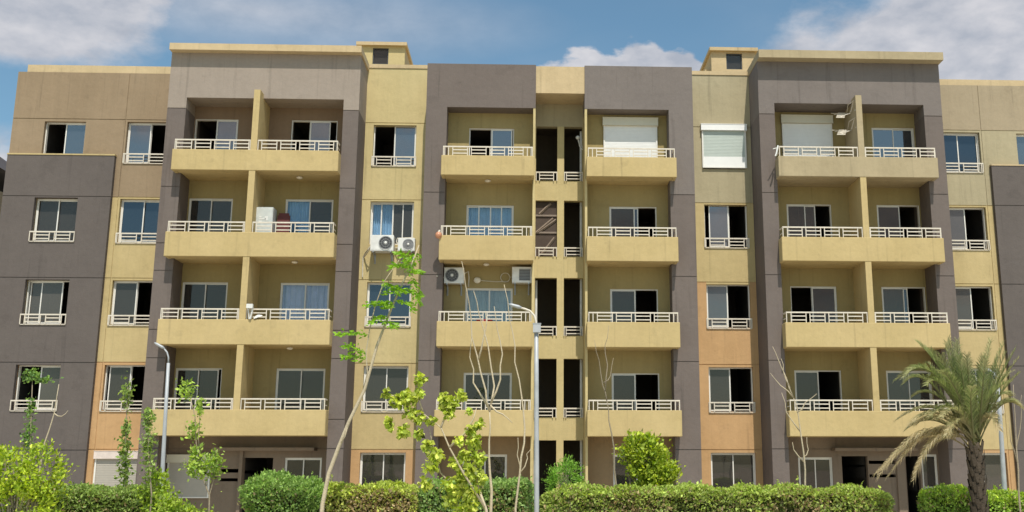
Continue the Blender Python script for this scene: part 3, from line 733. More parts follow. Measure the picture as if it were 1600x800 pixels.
for x in (-9.6, -9.25):
    for y in (-1.53, -1.14): m = MB(); m.box(x, x + .04, y, y + .04, 8.765, 9.139); m.build('leg', DGR, t_)
t_ = thing('floodlight', 'white floodlight on a curved arm at the divider of left balconies', 'floodlight', (-10.1, -2.03, 6.5))
m = MB(); m.box(-10.20, -10.00, -2.17, -2.04, 6.88, 7.02); m.build('head', WAC, t_)
m = MB(); m.tube([(-10.02, -2.08, 6.87), (-10.03, -2.08, 6.75), (-10.08, -2.06, 6.54)], .03, 6); m.tube([(-10.16, -2.06, 6.87), (-10.13, -2.06, 6.70), (-10.12, -2.05, 6.54)], .02, 6); m.build('arm', WAC, t_)
t_ = MB(); P = [(-9.97 + .055 * i, -2.05 - .01 * (i % 2), 6.545 + .02 * i, 6.57 + .022 * i + .045 * math.sin(i * .8)) for i in range(6)]
for a, b_ in zip(P, P[1:]): t_.quad((a[0], a[1], a[2]), (b_[0], b_[1], b_[2]), (b_[0], b_[1] + .02, b_[3] + .02), (a[0], a[1] + .02, a[3] + .02)); t_.quad((a[0], a[1] + .04, a[2]), (a[0], a[1] + .02, a[3] + .02), (b_[0], b_[1] + .02, b_[3] + .02), (b_[0], b_[1] + .04, b_[2]))
o = t_.build('cloth', WAC); o['label'] = 'white cloth tucked through the rail beside the floodlight'; o['category'] = 'cloth'
t_ = thing('storage_box', 'red plastic box standing behind rail of the balcony with two air conditioners', 'box', (-2.5, -1.5, 5.9)); m = MB(); m.box(-2.76, -2.26, -1.58, -1.32, 5.87, 6.60); m.build('body', REDB, t_); m = MB(); m.box(-2.78, -2.24, -1.59, -1.30, 6.601, 6.64); m.build('lid', REDB, t_)
t_ = thing('bracket_lamp', 'white lamp on a bent arm inside the top right stair opening', 'lamp', (.75, .0, 13.3))
m = MB(); m.tube([(.84, -.02, 13.02), (.74, -.04, 13.14), (.68, -.06, 13.40)], .02, 6); m.tube([(.84, -.02, 13.10), (.80, -.02, 13.3), (.83, -.02, 13.42)], .01, 5); m.build('arm', WAC, t_); m = MB(); m.ball((.665, -.08, 13.46), .075, .07, .07); m.build('head', WAC, t_, smooth=True)

# ------------------------------------------------------------------ vegetation
def leaf_mesh(name, cen, ax, size, col, parent=None, width=.55, mat=None, **props):
    """many small folded leaves in one mesh: cen, ax are Nx3, size N, col Nx3"""
    n = len(cen); ax = ax / (np.linalg.norm(ax, axis=1, keepdims=True) + 1e-9)
    rv = rng.normal(size=(n, 3)); b_ = np.cross(ax, rv); b_ /= (np.linalg.norm(b_, axis=1, keepdims=True) + 1e-9); nn = np.cross(ax, b_)
    L = size[:, None]; Wd = L * width
    V = np.empty((n, 4, 3)); V[:, 0] = cen - ax * L * .5; V[:, 2] = cen + ax * L * .5
    V[:, 1] = cen + b_ * Wd * .5 + nn * L * .10 - ax * L * .05; V[:, 3] = cen - b_ * Wd * .5 + nn * L * .10 - ax * L * .05
    me = bpy.data.meshes.new(name); me.vertices.add(4 * n); me.vertices.foreach_set('co', V.ravel())
    F = np.empty((n, 2, 3), dtype=np.int32); base = np.arange(n)[:, None] * 4
    F[:, 0] = base + np.array([0, 1, 2]); F[:, 1] = base + np.array([0, 2, 3])
    me.loops.add(6 * n); me.loops.foreach_set('vertex_index', F.ravel())
    me.polygons.add(2 * n); me.polygons.foreach_set('loop_start', np.arange(0, 6 * n, 3, dtype=np.int32)); me.polygons.foreach_set('loop_total', np.full(2 * n, 3, dtype=np.int32))
    me.update(calc_edges=True)
    ca = me.color_attributes.new('tint', 'FLOAT_COLOR', 'POINT')
    cc = np.ones((n, 4, 4)); cc[:, :, :3] = np.clip(col, 0, 1)[:, None, :]
    ca.data.foreach_set('color', cc.ravel())
    me.materials.append(mat or LEAF)
    o = bpy.data.objects.new(name, me); C.objects.link(o)
    if parent is not None: o.parent = parent; o.matrix_parent_inverse = Matrix.Translation(-Vector(parent.location))
    for k, v in props.items(): o[k] = v
    return o
def tints(n, a, b_, var=.25):
    """leaf colours between two greens, with a few dry ones"""
    t = rng.random((n, 1)); c = np.array(a) * (1 - t) + np.array(b_) * t
    return c * (1 + var * rng.normal(size=(n, 1)))
def vnoise(p, s, seed=0):
    q = p * s + seed
    return (np.sin(q[:, 0] * 1.7 + 1.3 * np.sin(q[:, 2] * 2.1)) + np.sin(q[:, 1] * 2.3 + q[:, 0] * .9) + np.sin(q[:, 2] * 1.9 + 1.1 * np.sin(q[:, 1] * 1.3 + q[:, 0]))) / 3

LG, DG, YG, BR = (.40, .52, .13), (.15, .22, .06), (.27, .34, .035), (.42, .32, .17)
def hedge(x0, x1, yc, depth, h, label, c1=DG, c2=LG, brown=.1, dens=2300, lf=.062, rnd=.0, seed=0, topc=None):
    xc = (x0 + x1) / 2; L = x1 - x0
    t_ = thing('hedge', label, 'hedge', (xc, yc, 0), 'clipped hedges in front of the building')
    area = L * h * 2 + depth * h * 2 + L * depth; n = int(area * dens)
    # points on the faces of a rounded box, pushed in and out
    wts = np.array([L * h, L * h, depth * h, depth * h, L * depth * 1.25]); f = rng.choice(5, n, p=wts / wts.sum())
    u, v = rng.random(n), rng.random(n)
    P = np.empty((n, 3)); Nn = np.zeros((n, 3))
    for k in range(5):
        i = f == k
        if k < 2: P[i] = np.stack([(u[i] - .5) * L, np.full(i.sum(), (-.5 if k == 0 else .5) * depth), v[i] * h], 1); Nn[i, 1] = -1 if k == 0 else 1
        elif k < 4: P[i] = np.stack([np.full(i.sum(), (-.5 if k == 2 else .5) * L), (u[i] - .5) * depth, v[i] * h], 1); Nn[i, 0] = -1 if k == 2 else 1
        else: P[i] = np.stack([(u[i] - .5) * L, (v[i] - .5) * depth, np.full(i.sum(), h)], 1); Nn[i, 2] = 1
    # round the shoulders
    if rnd > 0:
        e = np.array([L / 2, depth / 2, h]); q = P / e; q[:, 2] = np.maximum(q[:, 2], 0)
        s_ = np.maximum(np.abs(q).max(1), 1e-6) / np.maximum((np.abs(q) ** 4).sum(1) ** .25, 1e-6); k_ = (1 - rnd) + rnd * s_
        P = P * k_[:, None]; Nn = Nn + (P / e) * rnd
    else:
        e = np.array([L / 2, depth / 2, h]); q = np.abs(P) / e; s_ = q.max(1) / ((q ** 14).sum(1) ** (1 / 14)); P = P * s_[:, None]
    lump = vnoise(P + [x0, yc, 0], 3.6, seed) * .09 + vnoise(P, 11., seed + 3) * .035
    P += Nn * (lump - .09 * rng.random(n) ** 1.5 + .03 * (rng.random(n) > .93))[:, None]
    P[:, 2] = np.maximum(P[:, 2], .03)
    A = Nn * .55 + rng.normal(size=(n, 3)) * .75 + np.array([0, 0, .35])
    tt = vnoise(P + [x0, 0, 0], 2.2, seed + 9)
    col = tints(n, c1, c2, .28)
    hi = np.clip((P[:, 2] / h - .75) * 4, 0, 1)[:, None]
    col = col * (1 - hi * .5) + (np.array(topc if topc else c2) * (1 + .2 * rng.normal(size=(n, 1)))) * hi * .5
    dry = rng.random(n) < brown * (1.0 + 1.5 * (tt > .15)) * (1.2 - .9 * hi[:, 0])
    col[dry] = np.array(BR) * (1 + .3 * rng.normal(size=(dry.sum(), 1)))
    ns = int(L * depth * 34) if rnd == 0 else 45
    sp, sa = [], []
    for _ in range(ns):
        i = rng.integers(n)
        if Nn[i, 2] < .3 and rng.random() < .6: continue
        d = Nn[i] * .5 + np.array([0, 0, .8]) + rng.normal(size=3) * .3; d /= np.linalg.norm(d); ln = .05 + .11 * rng.random()
        for q in range(6): sp.append(P[i] + d * ln * (q + .5) / 5 + rng.normal(size=3) * .008); sa.append(d * .6 + rng.normal(size=3) * .6)
    sp, sa = np.array(sp), np.array(sa); cs = tints(len(sp), c2, topc or c2, .2) * 1.1
    P = np.concatenate([P, sp]); A = np.concatenate([A, sa]); col = np.concatenate([col, cs]); n = len(P)
    sz = lf * (.55 + 1.0 * rng.random(n) ** 1.4)
    leaf_mesh('foliage', P + [xc, yc, 0], A, sz, col, t_, kind='stuff')
    m = MB()
    for i in range(max(3, int(L / .16))):
        x = xc + (rng.random() - .5) * (L - .15); y = yc + (rng.random() - .5) * (depth - .15)
        if rnd > 0: x = xc + (x - xc) * .7
        hh = (h - .12) * (.8 + .2 * rng.random()); dx, dy = rng.normal(0, .06, 2)
        m.tube([(x, y, 0), (x + dx * .5, y + dy * .5, hh * .55), (x + dx, y + dy, hh)], [.014, .010, .005], 4)
    m.build('twigs', BARKD, t_, kind='stuff')
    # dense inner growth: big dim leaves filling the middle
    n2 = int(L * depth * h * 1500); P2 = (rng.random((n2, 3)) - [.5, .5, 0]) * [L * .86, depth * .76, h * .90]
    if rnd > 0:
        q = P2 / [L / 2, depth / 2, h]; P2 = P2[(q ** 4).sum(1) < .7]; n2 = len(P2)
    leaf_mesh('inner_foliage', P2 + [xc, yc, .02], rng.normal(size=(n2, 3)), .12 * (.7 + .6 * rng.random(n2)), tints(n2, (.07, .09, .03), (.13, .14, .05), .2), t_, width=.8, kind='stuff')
    return t_
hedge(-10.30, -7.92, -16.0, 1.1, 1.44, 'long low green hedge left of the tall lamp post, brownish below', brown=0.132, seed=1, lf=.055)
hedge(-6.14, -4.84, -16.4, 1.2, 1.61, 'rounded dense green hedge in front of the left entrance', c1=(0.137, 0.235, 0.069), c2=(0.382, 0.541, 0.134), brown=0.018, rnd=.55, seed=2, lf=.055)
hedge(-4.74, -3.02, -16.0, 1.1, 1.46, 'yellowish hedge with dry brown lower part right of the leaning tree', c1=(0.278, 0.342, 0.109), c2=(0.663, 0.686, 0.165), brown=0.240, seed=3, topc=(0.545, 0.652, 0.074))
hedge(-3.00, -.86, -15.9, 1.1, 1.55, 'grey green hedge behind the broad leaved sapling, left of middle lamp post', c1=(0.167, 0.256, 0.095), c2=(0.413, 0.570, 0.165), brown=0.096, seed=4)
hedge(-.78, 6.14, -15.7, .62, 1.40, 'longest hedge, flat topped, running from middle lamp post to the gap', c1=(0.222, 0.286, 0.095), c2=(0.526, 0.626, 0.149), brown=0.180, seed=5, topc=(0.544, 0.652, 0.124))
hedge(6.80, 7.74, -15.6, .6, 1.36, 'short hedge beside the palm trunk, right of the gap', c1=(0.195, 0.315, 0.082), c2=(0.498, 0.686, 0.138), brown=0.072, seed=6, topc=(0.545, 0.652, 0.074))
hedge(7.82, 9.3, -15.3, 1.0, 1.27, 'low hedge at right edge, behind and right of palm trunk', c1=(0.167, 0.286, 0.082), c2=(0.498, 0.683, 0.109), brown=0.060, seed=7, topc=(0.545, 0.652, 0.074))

def shrub(name, label, cat, base, blobs, n, lf, c1, c2, group=None, stems=(), up=.3, clump=46, cl_r=.13, bark=BARKD, brown=0., width=.6):
    t_ = thing(name, label, cat, base, group)
    vol = np.array([b_[1][0] * b_[1][1] * b_[1][2] for b_ in blobs]) ** (2 / 3); pr = vol / vol.sum()
    allP, allA = [], []
    k = rng.choice(len(blobs), clump, p=pr)
    for j in range(clump):
        c, r_ = blobs[k[j]]; d = rng.normal(size=3); d /= np.linalg.norm(d); rad = .55 + .45 * rng.random() ** .5
        cc = np.array(c) + d * np.array(r_) * rad * .92
        m_ = max(3, int(n / clump * (.6 + .8 * rng.random())))
        p = cc + rng.normal(size=(m_, 3)) * cl_r * np.array([1, 1, .8]) * (.7 + .6 * rng.random())
        allP.append(p); allA.append(np.tile(d, (m_, 1)) * .6 + rng.normal(size=(m_, 3)) * .6 + [0, 0, up])
    P = np.concatenate(allP); A = np.concatenate(allA); m_ = len(P)
    col = tints(m_, c1, c2, .25)
    if brown: 
        i = rng.random(m_) < brown; col[i] = np.array(BR) * (1 + .3 * rng.normal(size=(i.sum(), 1)))
    leaf_mesh('foliage', P, A, lf * (.6 + .8 * rng.random(m_)), col, t_, width, kind='stuff')
    m = MB()
    for pts, r0 in stems:
        nseg = len(pts); m.tube(pts, [r0 * (1 - .75 * i / max(1, nseg - 1)) for i in range(nseg)], 6)
    for j in range(0, clump, 2):
        c, r_ = blobs[k[j]]; tip = allP[j].mean(0); root = (base[0] + rng.normal() * .05, base[1] + rng.normal() * .05, base[2] + .05)
        midp = (np.array(root) + np.array(c)) / 2 + rng.normal(size=3) * .04
        m.tube([root, tuple(midp), tuple((np.array(c) + tip) / 2), tuple(tip)], [.016, .011, .007, .003], 4)
    m.build('branches', bark, t_)
    return t_
shrub('shrub', 'big bright yellow green shrub at the left edge', 'shrub', (-9.5, -18, 0),
      [((-9.75, -18, 1.75), (.5, .5, .5)), ((-9.25, -18, 1.7), (.42, .4, .48)), ((-9.6, -18.1, 1.1), (.75, .55, .5)), ((-9.9, -18, .6), (.6, .5, .5)), ((-10.2, -17.9, 1.5), (.4, .4, .6))], 7000, .072, (0.250, 0.370, 0.040), (0.600, 0.680, 0.070), clump=190, cl_r=.09)
shrub('shrub', 'fine leaved bright green round bush in front of the stair core', 'shrub', (-.19, -13.5, 0), [((-.19, -13.5, 1.55), (.40, .38, .48)), ((-.19, -13.5, .9), (.42, .4, .5))], 7500, .05, (0.175, 0.350, 0.052), (0.330, 0.540, 0.090), clump=110, cl_r=.07, up=.6, width=.4)
shrub('shrub', 'yellow green upright shrub behind long hedge, right of the stair core', 'shrub', (1.5, -14.2, 0), [((1.50, -14.2, 1.95), (.40, .36, .52)), ((1.38, -14.2, 2.40), (.22, .22, .24)), ((1.75, -14.2, 1.75), (.36, .3, .36)), ((1.48, -14.2, 1.2), (.5, .4, .45)), ((1.04, -14.2, 2.15), (.12, .12, .12))], 7600, .085, (0.228, 0.333, 0.035), (0.540, 0.600, 0.068), clump=170, cl_r=.085)
shrub('shrub', 'low yellow green bush in front of the cream shutter', 'shrub', (-7.1, -17, 0), [((-7.15, -17, .85), (.40, .35, .34)), ((-6.8, -17, .8), (.32, .3, .36)), ((-7.45, -17, .95), (.25, .3, .40))], 2600, .07, (0.210, 0.315, 0.052), (0.450, 0.555, 0.075), clump=80, cl_r=.085)
shrub('shrub', 'loose pale green bush climbing at the foot of the left lamp post', 'shrub', (-7.75, -16.6, 0), [((-7.78, -16.6, 1.45), (.22, .2, .34)), ((-7.72, -16.6, 1.0), (.24, .2, .4))], 1500, .075, (0.245, 0.350, 0.052), (0.450, 0.570, 0.075), clump=50, cl_r=.085)

def leafy_stem(label, pts, segs, n, lf, c1, c2, r0=.02, group='thin young trees with leaves along the stem', name='sapling', extra=()):
    """slender young tree: stem plus leaf clusters at given points"""
    t_ = thing(name, label, 'sapling', (pts[0][0], pts[0][1], 0), group)
    m = MB(); full = [(pts[0][0], pts[0][1], 0)] + list(pts); m.tube(full, [r0 * (1 - .7 * i / (len(full) - 1)) for i in range(len(full))], 6); m.build('stem', BARKD, t_, smooth=True)
    for e in extra:
        m = MB(); m.tube(e, [r0 * .6, r0 * .45, r0 * .25][:len(e)], 5); m.build('branch', BARKD, t_)
    P, A = [], []
    tot = sum(s_[2] for s_ in segs)
    for c, r_, wt in segs:
        k = int(1.15 * n * wt / tot); d = rng.normal(size=(k, 3)); d /= np.linalg.norm(d, axis=1, keepdims=True)
        P.append(np.array(c) + rng.normal(size=(k, 3)) * np.array(r_) * [.52, .52, .62]); A.append(d * .7 + rng.normal(size=(k, 3)) * .4 + [0, 0, .1])
    P = np.concatenate(P); A = np.concatenate(A)
    leaf_mesh('foliage', P, A, lf * 1.1 * (.5 + .9 * rng.random(len(P))), tints(len(P), c1, c2), t_, .6, kind='stuff')
    return t_
y = -17.0
leafy_stem('dark thin sapling before the grey end block, tuft at its top', [(-9.86, y, 1.4), (-9.93, y, 2.2), (-9.98, y, 2.9), (-10.02, y, 3.45)],
           [((-10.03, y, 3.42), (.15, .12, .09), 2), ((-9.84, y, 3.34), (.15, .1, .05), 1), ((-10.0, y, 2.85), (.07, .07, .2), 1), ((-9.97, y, 2.35), (.10, .1, .3), 2.4)], 520, .06, (0.119, 0.213, 0.070), (0.284, 0.425, 0.081))
y = -16.0
leafy_stem('dark leafy sapling rising in front of the pinkish roller shutter', [(-8.54, y, 1.4), (-8.60, y, 2.1), (-8.63, y, 2.7), (-8.66, y, 3.3)],
           [((-8.66, y, 3.15), (.10, .1, .24), 2), ((-8.62, y, 2.55), (.07, .07, .15), 1), ((-8.62, y, 2.15), (.13, .12, .20), 2), ((-8.58, y, 1.75), (.12, .12, .2), 2), ((-8.55, y, 1.3), (.1, .1, .3), 1)], 560, .075, (0.166, 0.261, 0.070), (0.365, 0.446, 0.101))
y = -17.0
leafy_stem('leafy sapling against the left bay pier, beside the tall lamp post', [(-7.70, y, 1.3), (-7.83, y, 2.1), (-7.86, y, 2.7)],
           [((-7.86, y, 2.66), (.10, .1, .16), 2), ((-7.84, y, 2.2), (.13, .12, .22), 2.6), ((-7.78, y, 1.8), (.12, .1, .2), 1.4)], 420, .065, (0.166, 0.261, 0.070), (0.405, 0.506, 0.121))
leafy_stem('young forked tree with three pale leaf clumps left of the entrance', [(-6.66, y, .9), (-6.68, y, 1.3), (-6.84, y, 1.66), (-6.98, y, 2.2), (-7.04, y, 2.7), (-7.2, y, 3.2)],
           [((-7.22, y, 3.17), (.15, .13, .14), 2), ((-6.97, y, 2.85), (.08, .08, .16), 1), ((-7.05, y, 2.45), (.13, .12, .14), 1.6), ((-6.98, y, 2.05), (.13, .13, .14), 2), ((-6.92, y, 1.80), (.24, .18, .17), 4), ((-6.62, y, 1.86), (.14, .13, .22), 3)], 900, .07, (0.213, 0.331, 0.070), (0.527, 0.648, 0.121),
           extra=[[(-6.68, y, 1.3), (-6.62, y, 1.6), (-6.6, y, 2.0)], [(-6.84, y, 1.66), (-6.95, y, 2.3), (-6.95, y, 2.95)]])

# the broad leaved tree in front of the second hedge
y = -18.5
t_ = thing('broad_leaved_tree', 'young tree with broad bright leaves in front of the middle left balconies', 'tree', (-1.62, y, 0))
m = MB(); m.tube([(-1.60, y, 0), (-1.62, y, .6), (-1.66, y, 1.1), (-1.80, y, 1.45)], [.036, .030, .026, .020], 7); m.build('trunk', BARK, t_, smooth=True)
Br = [[(-1.80, y, 1.45), (-1.84, y, 1.75), (-1.92, y, 2.0)], [(-1.66, y, 1.1), (-2.05, y - .1, 1.7), (-2.30, y, 2.12), (-2.45, y, 2.45), (-2.75, y, 2.68), (-2.95, y + .1, 2.72)], [(-1.62, y, .7), (-2.1, y + .1, 1.35), (-2.45, y + .15, 1.7), (-2.6, y + .1, 2.2), (-2.66, y, 2.5)],
      [(-2.30, y, 2.12), (-2.05, y, 2.35), (-1.9, y, 2.6), (-1.85, y, 2.8)], [(-2.45, y, 2.45), (-2.35, y + .1, 2.75), (-2.15, y + .1, 2.95)], [(-2.75, y, 2.68), (-2.85, y, 2.95), (-2.82, y, 3.18)], [(-2.95, y + .1, 2.72), (-3.2, y, 2.95), (-3.45, y, 3.05)]]
for b_ in Br: m = MB(); m.tube(b_, [.020 * (1 - .7 * i / (len(b_) - 1)) for i in range(len(b_))], 6); m.build('branch', BARK, t_, smooth=True)
CL = [((-3.40, y, 3.02), .08, 1), ((-3.20, y, 2.90), .13, 2.2), ((-3.0, y, 2.95), .15, 3), ((-2.85, y, 3.0), .11, 1.5), ((-2.83, y, 3.25), .11, 1.5), ((-2.98, y, 2.68), .13, 2), ((-3.35, y, 2.55), .08, .7), ((-3.30, y, 2.46), .07, .6), ((-2.82, y, 2.62), .13, 1.8), ((-2.62, y, 2.55), .09, 1), ((-3.08, y, 2.38), .14, 2), ((-2.82, y, 2.34), .09, 1), ((-2.66, y, 2.15), .11, 1.6), ((-2.52, y, 1.98), .14, 2.4), ((-2.62, y, 1.80), .14, 2.2), ((-2.70, y, 1.52), .12, 1.3),
      ((-1.95, y, 1.15), .16, 2.2), ((-1.78, y, 1.6), .12, 1.8), ((-2.2, y, 1.85), .12, 1.6), ((-2.3, y, 1.5), .13, 1.6), ((-1.80, y, 2.5), .10, 1.2), ((-2.12, y, 1.0), .15, 1.6), ((-2.42, y, 2.95), .10, 1.6), ((-2.28, y, 2.86), .13, 2.4), ((-2.32, y, 2.68), .10, 1.6), ((-2.12, y, 2.98), .11, 1.6), ((-1.98, y, 2.72), .06, .6), ((-2.15, y, 2.22), .09, 1.3), ((-1.95, y, 2.42), .10, 1.6), ((-1.88, y, 2.2), .14, 2.4), ((-1.82, y, 1.95), .14, 2.6), ((-2.02, y, 1.98), .12, 2.2), ((-1.92, y, 1.72), .16, 3), ((-2.10, y, 1.62), .12, 2), ((-2.1, y, 1.40), .16, 2.6), ((-1.90, y, 1.38), .15, 2.2), ((-2.28, y, 1.22), .14, 1.8), ((-2.0, y, 1.1), .14, 1.6), ((-2.42, y, 2.78), .07, .8)]
P, A = [], []
for c, r_, wt in CL:
    k = int(40 * wt); d = rng.normal(size=(k, 3)); d /= np.linalg.norm(d, axis=1, keepdims=True)
    P.append(np.array(c) + d * r_ * 1.05 * rng.random((k, 1)) ** .5); A.append(d * .6 + rng.normal(size=(k, 3)) * .4 + [0, -.2, -.35])
P = np.concatenate(P); A = np.concatenate(A)
leaf_mesh('foliage', P, A, .092 * (.5 + .9 * rng.random(len(P))), tints(len(P), (.28, .38, .04), (.74, .77, .17), .28), t_, .8, kind='stuff')

# the leaning tree with feathery leaves
y = -17.0
t_ = thing('leaning_tree', 'leaning pale trunk rising right with a few feathery bright green leaves', 'tree', (-4.68, y, 0))
m = MB(); m.tube([(-4.70, y, 0), (-4.68, y, .6), (-4.66, y, 1.15), (-4.57, y, 1.7), (-4.42, y, 2.15), (-4.25, y, 2.62), (-3.99, y, 3.2), (-3.80, y, 4.0), (-3.55, y, 4.73), (-3.36, y, 5.2), (-3.22, y, 5.52), (-3.08, y, 5.92)], [.050, .045, .041, .038, .036, .033, .029, .026, .021, .018, .014, .010], 8); m.build('trunk', BARK, t_, smooth=True)
for b_ in ([(-4.02, y, 3.15), (-3.95, y - .02, 3.5), (-3.99, y - .05, 3.85), (-3.94, y - .05, 4.3), (-3.86, y, 4.75), (-3.72, y, 5.2), (-3.40, y, 5.7)], [(-4.43, y, 2.15), (-4.30, y - .05, 2.35), (-4.27, y - .05, 2.5)]):
    m = MB(); m.tube(b_, [.015 - .008 * i / (len(b_) - 1) for i in range(len(b_))], 6); m.build('branch', BARK, t_, smooth=True)
def compound_leaf(p0, p1, sag, parent, w_=.16, n=15, c1=(.20, .38, .03), c2=(.36, .58, .06), lf=.11):
    p0, p1 = np.array(p0, float), np.array(p1, float); ts = np.linspace(.08, 1, n)
    cv = p0 + (p1 - p0) * ts[:, None]; cv[:, 2] += sag * 4 * ts * (1 - ts)
    tan = (p1 - p0) / np.linalg.norm(p1 - p0); side = np.cross(tan, [0, 0, 1.0]); side /= np.linalg.norm(side) + 1e-9
    P, A = [], []
    for i in range(n):
        for sg in (-1, 1):
            for rep in range(2):
                ln = w_ * (.5 + .7 * math.sin(math.pi * (.15 + .8 * ts[i])))
                d = side * sg + tan * .45 + np.array([0, 0, -.12 + .25 * rng.normal()]) + rng.normal(size=3) * .2
                d /= np.linalg.norm(d); P.append(cv[i] + d * ln * (.3 + .5 * rep)); A.append(d + tan * .3)
    P = np.array(P); A = np.array(A)
    leaf_mesh('leaf', P, A, lf * (.7 + .5 * rng.random(len(P))), tints(len(P), c1, c2, .15), parent, .45)
for p0, p1, sg in (((-3.22, y, 5.5), (-3.55, y - .3, 5.42), .06), ((-3.3, y, 5.38), (-3.02, y - .25, 5.35), .05), ((-3.2, y, 5.6), (-3.42, y - .3, 5.72), .03), ((-3.12, y, 5.75), (-3.30, y + .3, 5.55), .05), ((-3.72, y, 5.2), (-3.45, y - .2, 4.95), .05), ((-3.80, y, 4.95), (-3.30, y - .2, 4.98), .10),
                   ((-3.5, y, 4.8), (-4.02, y - .2, 4.72), .06), ((-3.48, y, 4.85), (-3.12, y - .2, 4.62), .08), ((-3.6, y, 4.55), (-3.9, y - .2, 4.40), .05), ((-3.42, y, 5.05), (-3.06, y + .2, 4.95), .06), ((-3.86, y, 4.75), (-3.58, y - .2, 4.70), .05), ((-3.66, y, 4.45), (-3.48, y - .2, 4.32), .04), ((-3.95, y, 4.2), (-4.52, y - .2, 4.19), .03), ((-3.98, y, 3.8), (-4.36, y - .2, 3.98), .05), ((-3.98, y, 3.75), (-4.38, y - .2, 3.78), .02), ((-3.2, y, 5.3), (-3.05, y - .1, 4.8), .02)):
    compound_leaf(p0, p1, sg, t_)

# bare saplings
def bare_tree(label, paths, r0, y, bark=BARK):
    x0 = paths[0][0][0]
    t_ = thing('bare_sapling', label, 'sapling', (x0, y, 0), 'leafless young trees')
    for i, pth in enumerate(paths):
        pts = [(p_[0], y + (p_[2] if len(p_) > 2 else .0), p_[1]) for p_ in pth]
        # a little irregularity between the given points
        q = []
        for a, b_ in zip(pts, pts[1:]):
            q.append(a); mid_ = tuple((np.array(a) + np.array(b_)) / 2 + rng.normal(size=3) * .018); q.append(mid_)
        q.append(pts[-1])
        ra = r0 if i == 0 else r0 * .55
        m = MB(); m.tube(q, [ra * (1 - .72 * j / (len(q) - 1)) for j in range(len(q))], 6); m.build('trunk' if i == 0 else 'branch', bark, t_, smooth=True)
    return t_
bare_tree('bare pale forked sapling in front of the middle left balconies', [[(-1.60, 0), (-1.60, 1.1), (-1.63, 1.7), (-1.65, 2.25), (-1.65, 2.75)], [(-1.65, 2.75), (-1.72, 3.1, -.1), (-1.88, 3.7, -.1), (-2.0, 4.35, -.1), (-2.12, 5.0, -.1), (-2.19, 5.4, -.1)], [(-1.65, 2.75), (-1.58, 3.2, .1), (-1.70, 3.9, .1), (-1.88, 4.5, .1), (-1.98, 4.9, .1)], [(-1.63, 2.9), (-1.47, 3.3, -.05), (-1.44, 3.75, -.05), (-1.54, 4.2, -.05), (-1.60, 4.6, -.05)],
           [(-1.66, 2.8), (-1.95, 3.25, .05), (-2.02, 3.7, .05), (-1.99, 4.1, .05)], [(-1.86, 3.65, -.1), (-1.78, 4.0, -.12), (-1.75, 4.5, -.12)], [(-1.64, 2.85), (-1.42, 2.70), (-1.25, 2.55)]], .034, -18.0)
bare_tree('bare grey sapling just left of the middle lamp post, thin and tall', [[(-1.18, 0), (-1.18, 1.1), (-1.11, 1.7), (-1.04, 2.2), (-1.06, 2.75), (-1.14, 3.3), (-1.22, 3.9), (-1.33, 4.4), (-1.43, 5.0)], [(-1.11, 1.7), (-.98, 1.95), (-.92, 2.1)], [(-1.10, 1.75), (-1.16, 2.0), (-1.15, 2.3)]], .022, -18.0)
bare_tree('thin bare sapling in front of the middle right balconies', [[(.78, 0), (.76, 1.4), (.72, 2.15), (.62, 2.7), (.58, 3.1)], [(.58, 3.1), (.50, 3.4), (.43, 3.9), (.34, 4.3)], [(.55, 3.3), (.60, 3.8), (.55, 4.2), (.63, 4.6)], [(.52, 3.45), (.66, 3.6), (.72, 3.95)]], .024, -15.5, BARKD)
bare_tree('bare whitish sapling leaning left before the right bay pier', [[(4.62, 0), (4.62, 1.45), (4.62, 2.1), (4.55, 2.8), (4.46, 3.2)], [(4.46, 3.2), (4.33, 3.6), (4.17, 4.0), (4.07, 4.25)], [(4.46, 3.2), (4.2, 3.45), (4.0, 3.7)], [(4.40, 3.4), (4.27, 3.75), (4.24, 4.0)], [(4.52, 2.9), (4.70, 3.1), (4.95, 3.28)], [(4.58, 2.5), (4.3, 2.9), (4.22, 3.3)], [(4.62, 1.9), (4.42, 2.15), (4.40, 2.3)], [(4.62, 2.0), (4.72, 2.15), (4.70, 2.4)]], .026, -15.0)
bare_tree('bare grey sapling at the right edge beside the grey block', [[(8.55, 0), (8.55, 1.3), (8.58, 2.15), (8.61, 2.8), (8.63, 3.4)], [(8.58, 2.15), (8.68, 2.5), (8.75, 2.9), (8.78, 3.2)], [(8.57, 1.9), (8.48, 2.3), (8.50, 2.7)]], .024, -16.0, BARKD)
bare_tree('bare bent twig beside the dark sapling at the left', [[(-9.30, 0), (-9.28, 1.6), (-9.24, 2.2), (-9.13, 2.7), (-9.10, 3.2)], [(-9.13, 2.7), (-9.0, 2.65), (-8.9, 2.75)]], .020, -18.0)

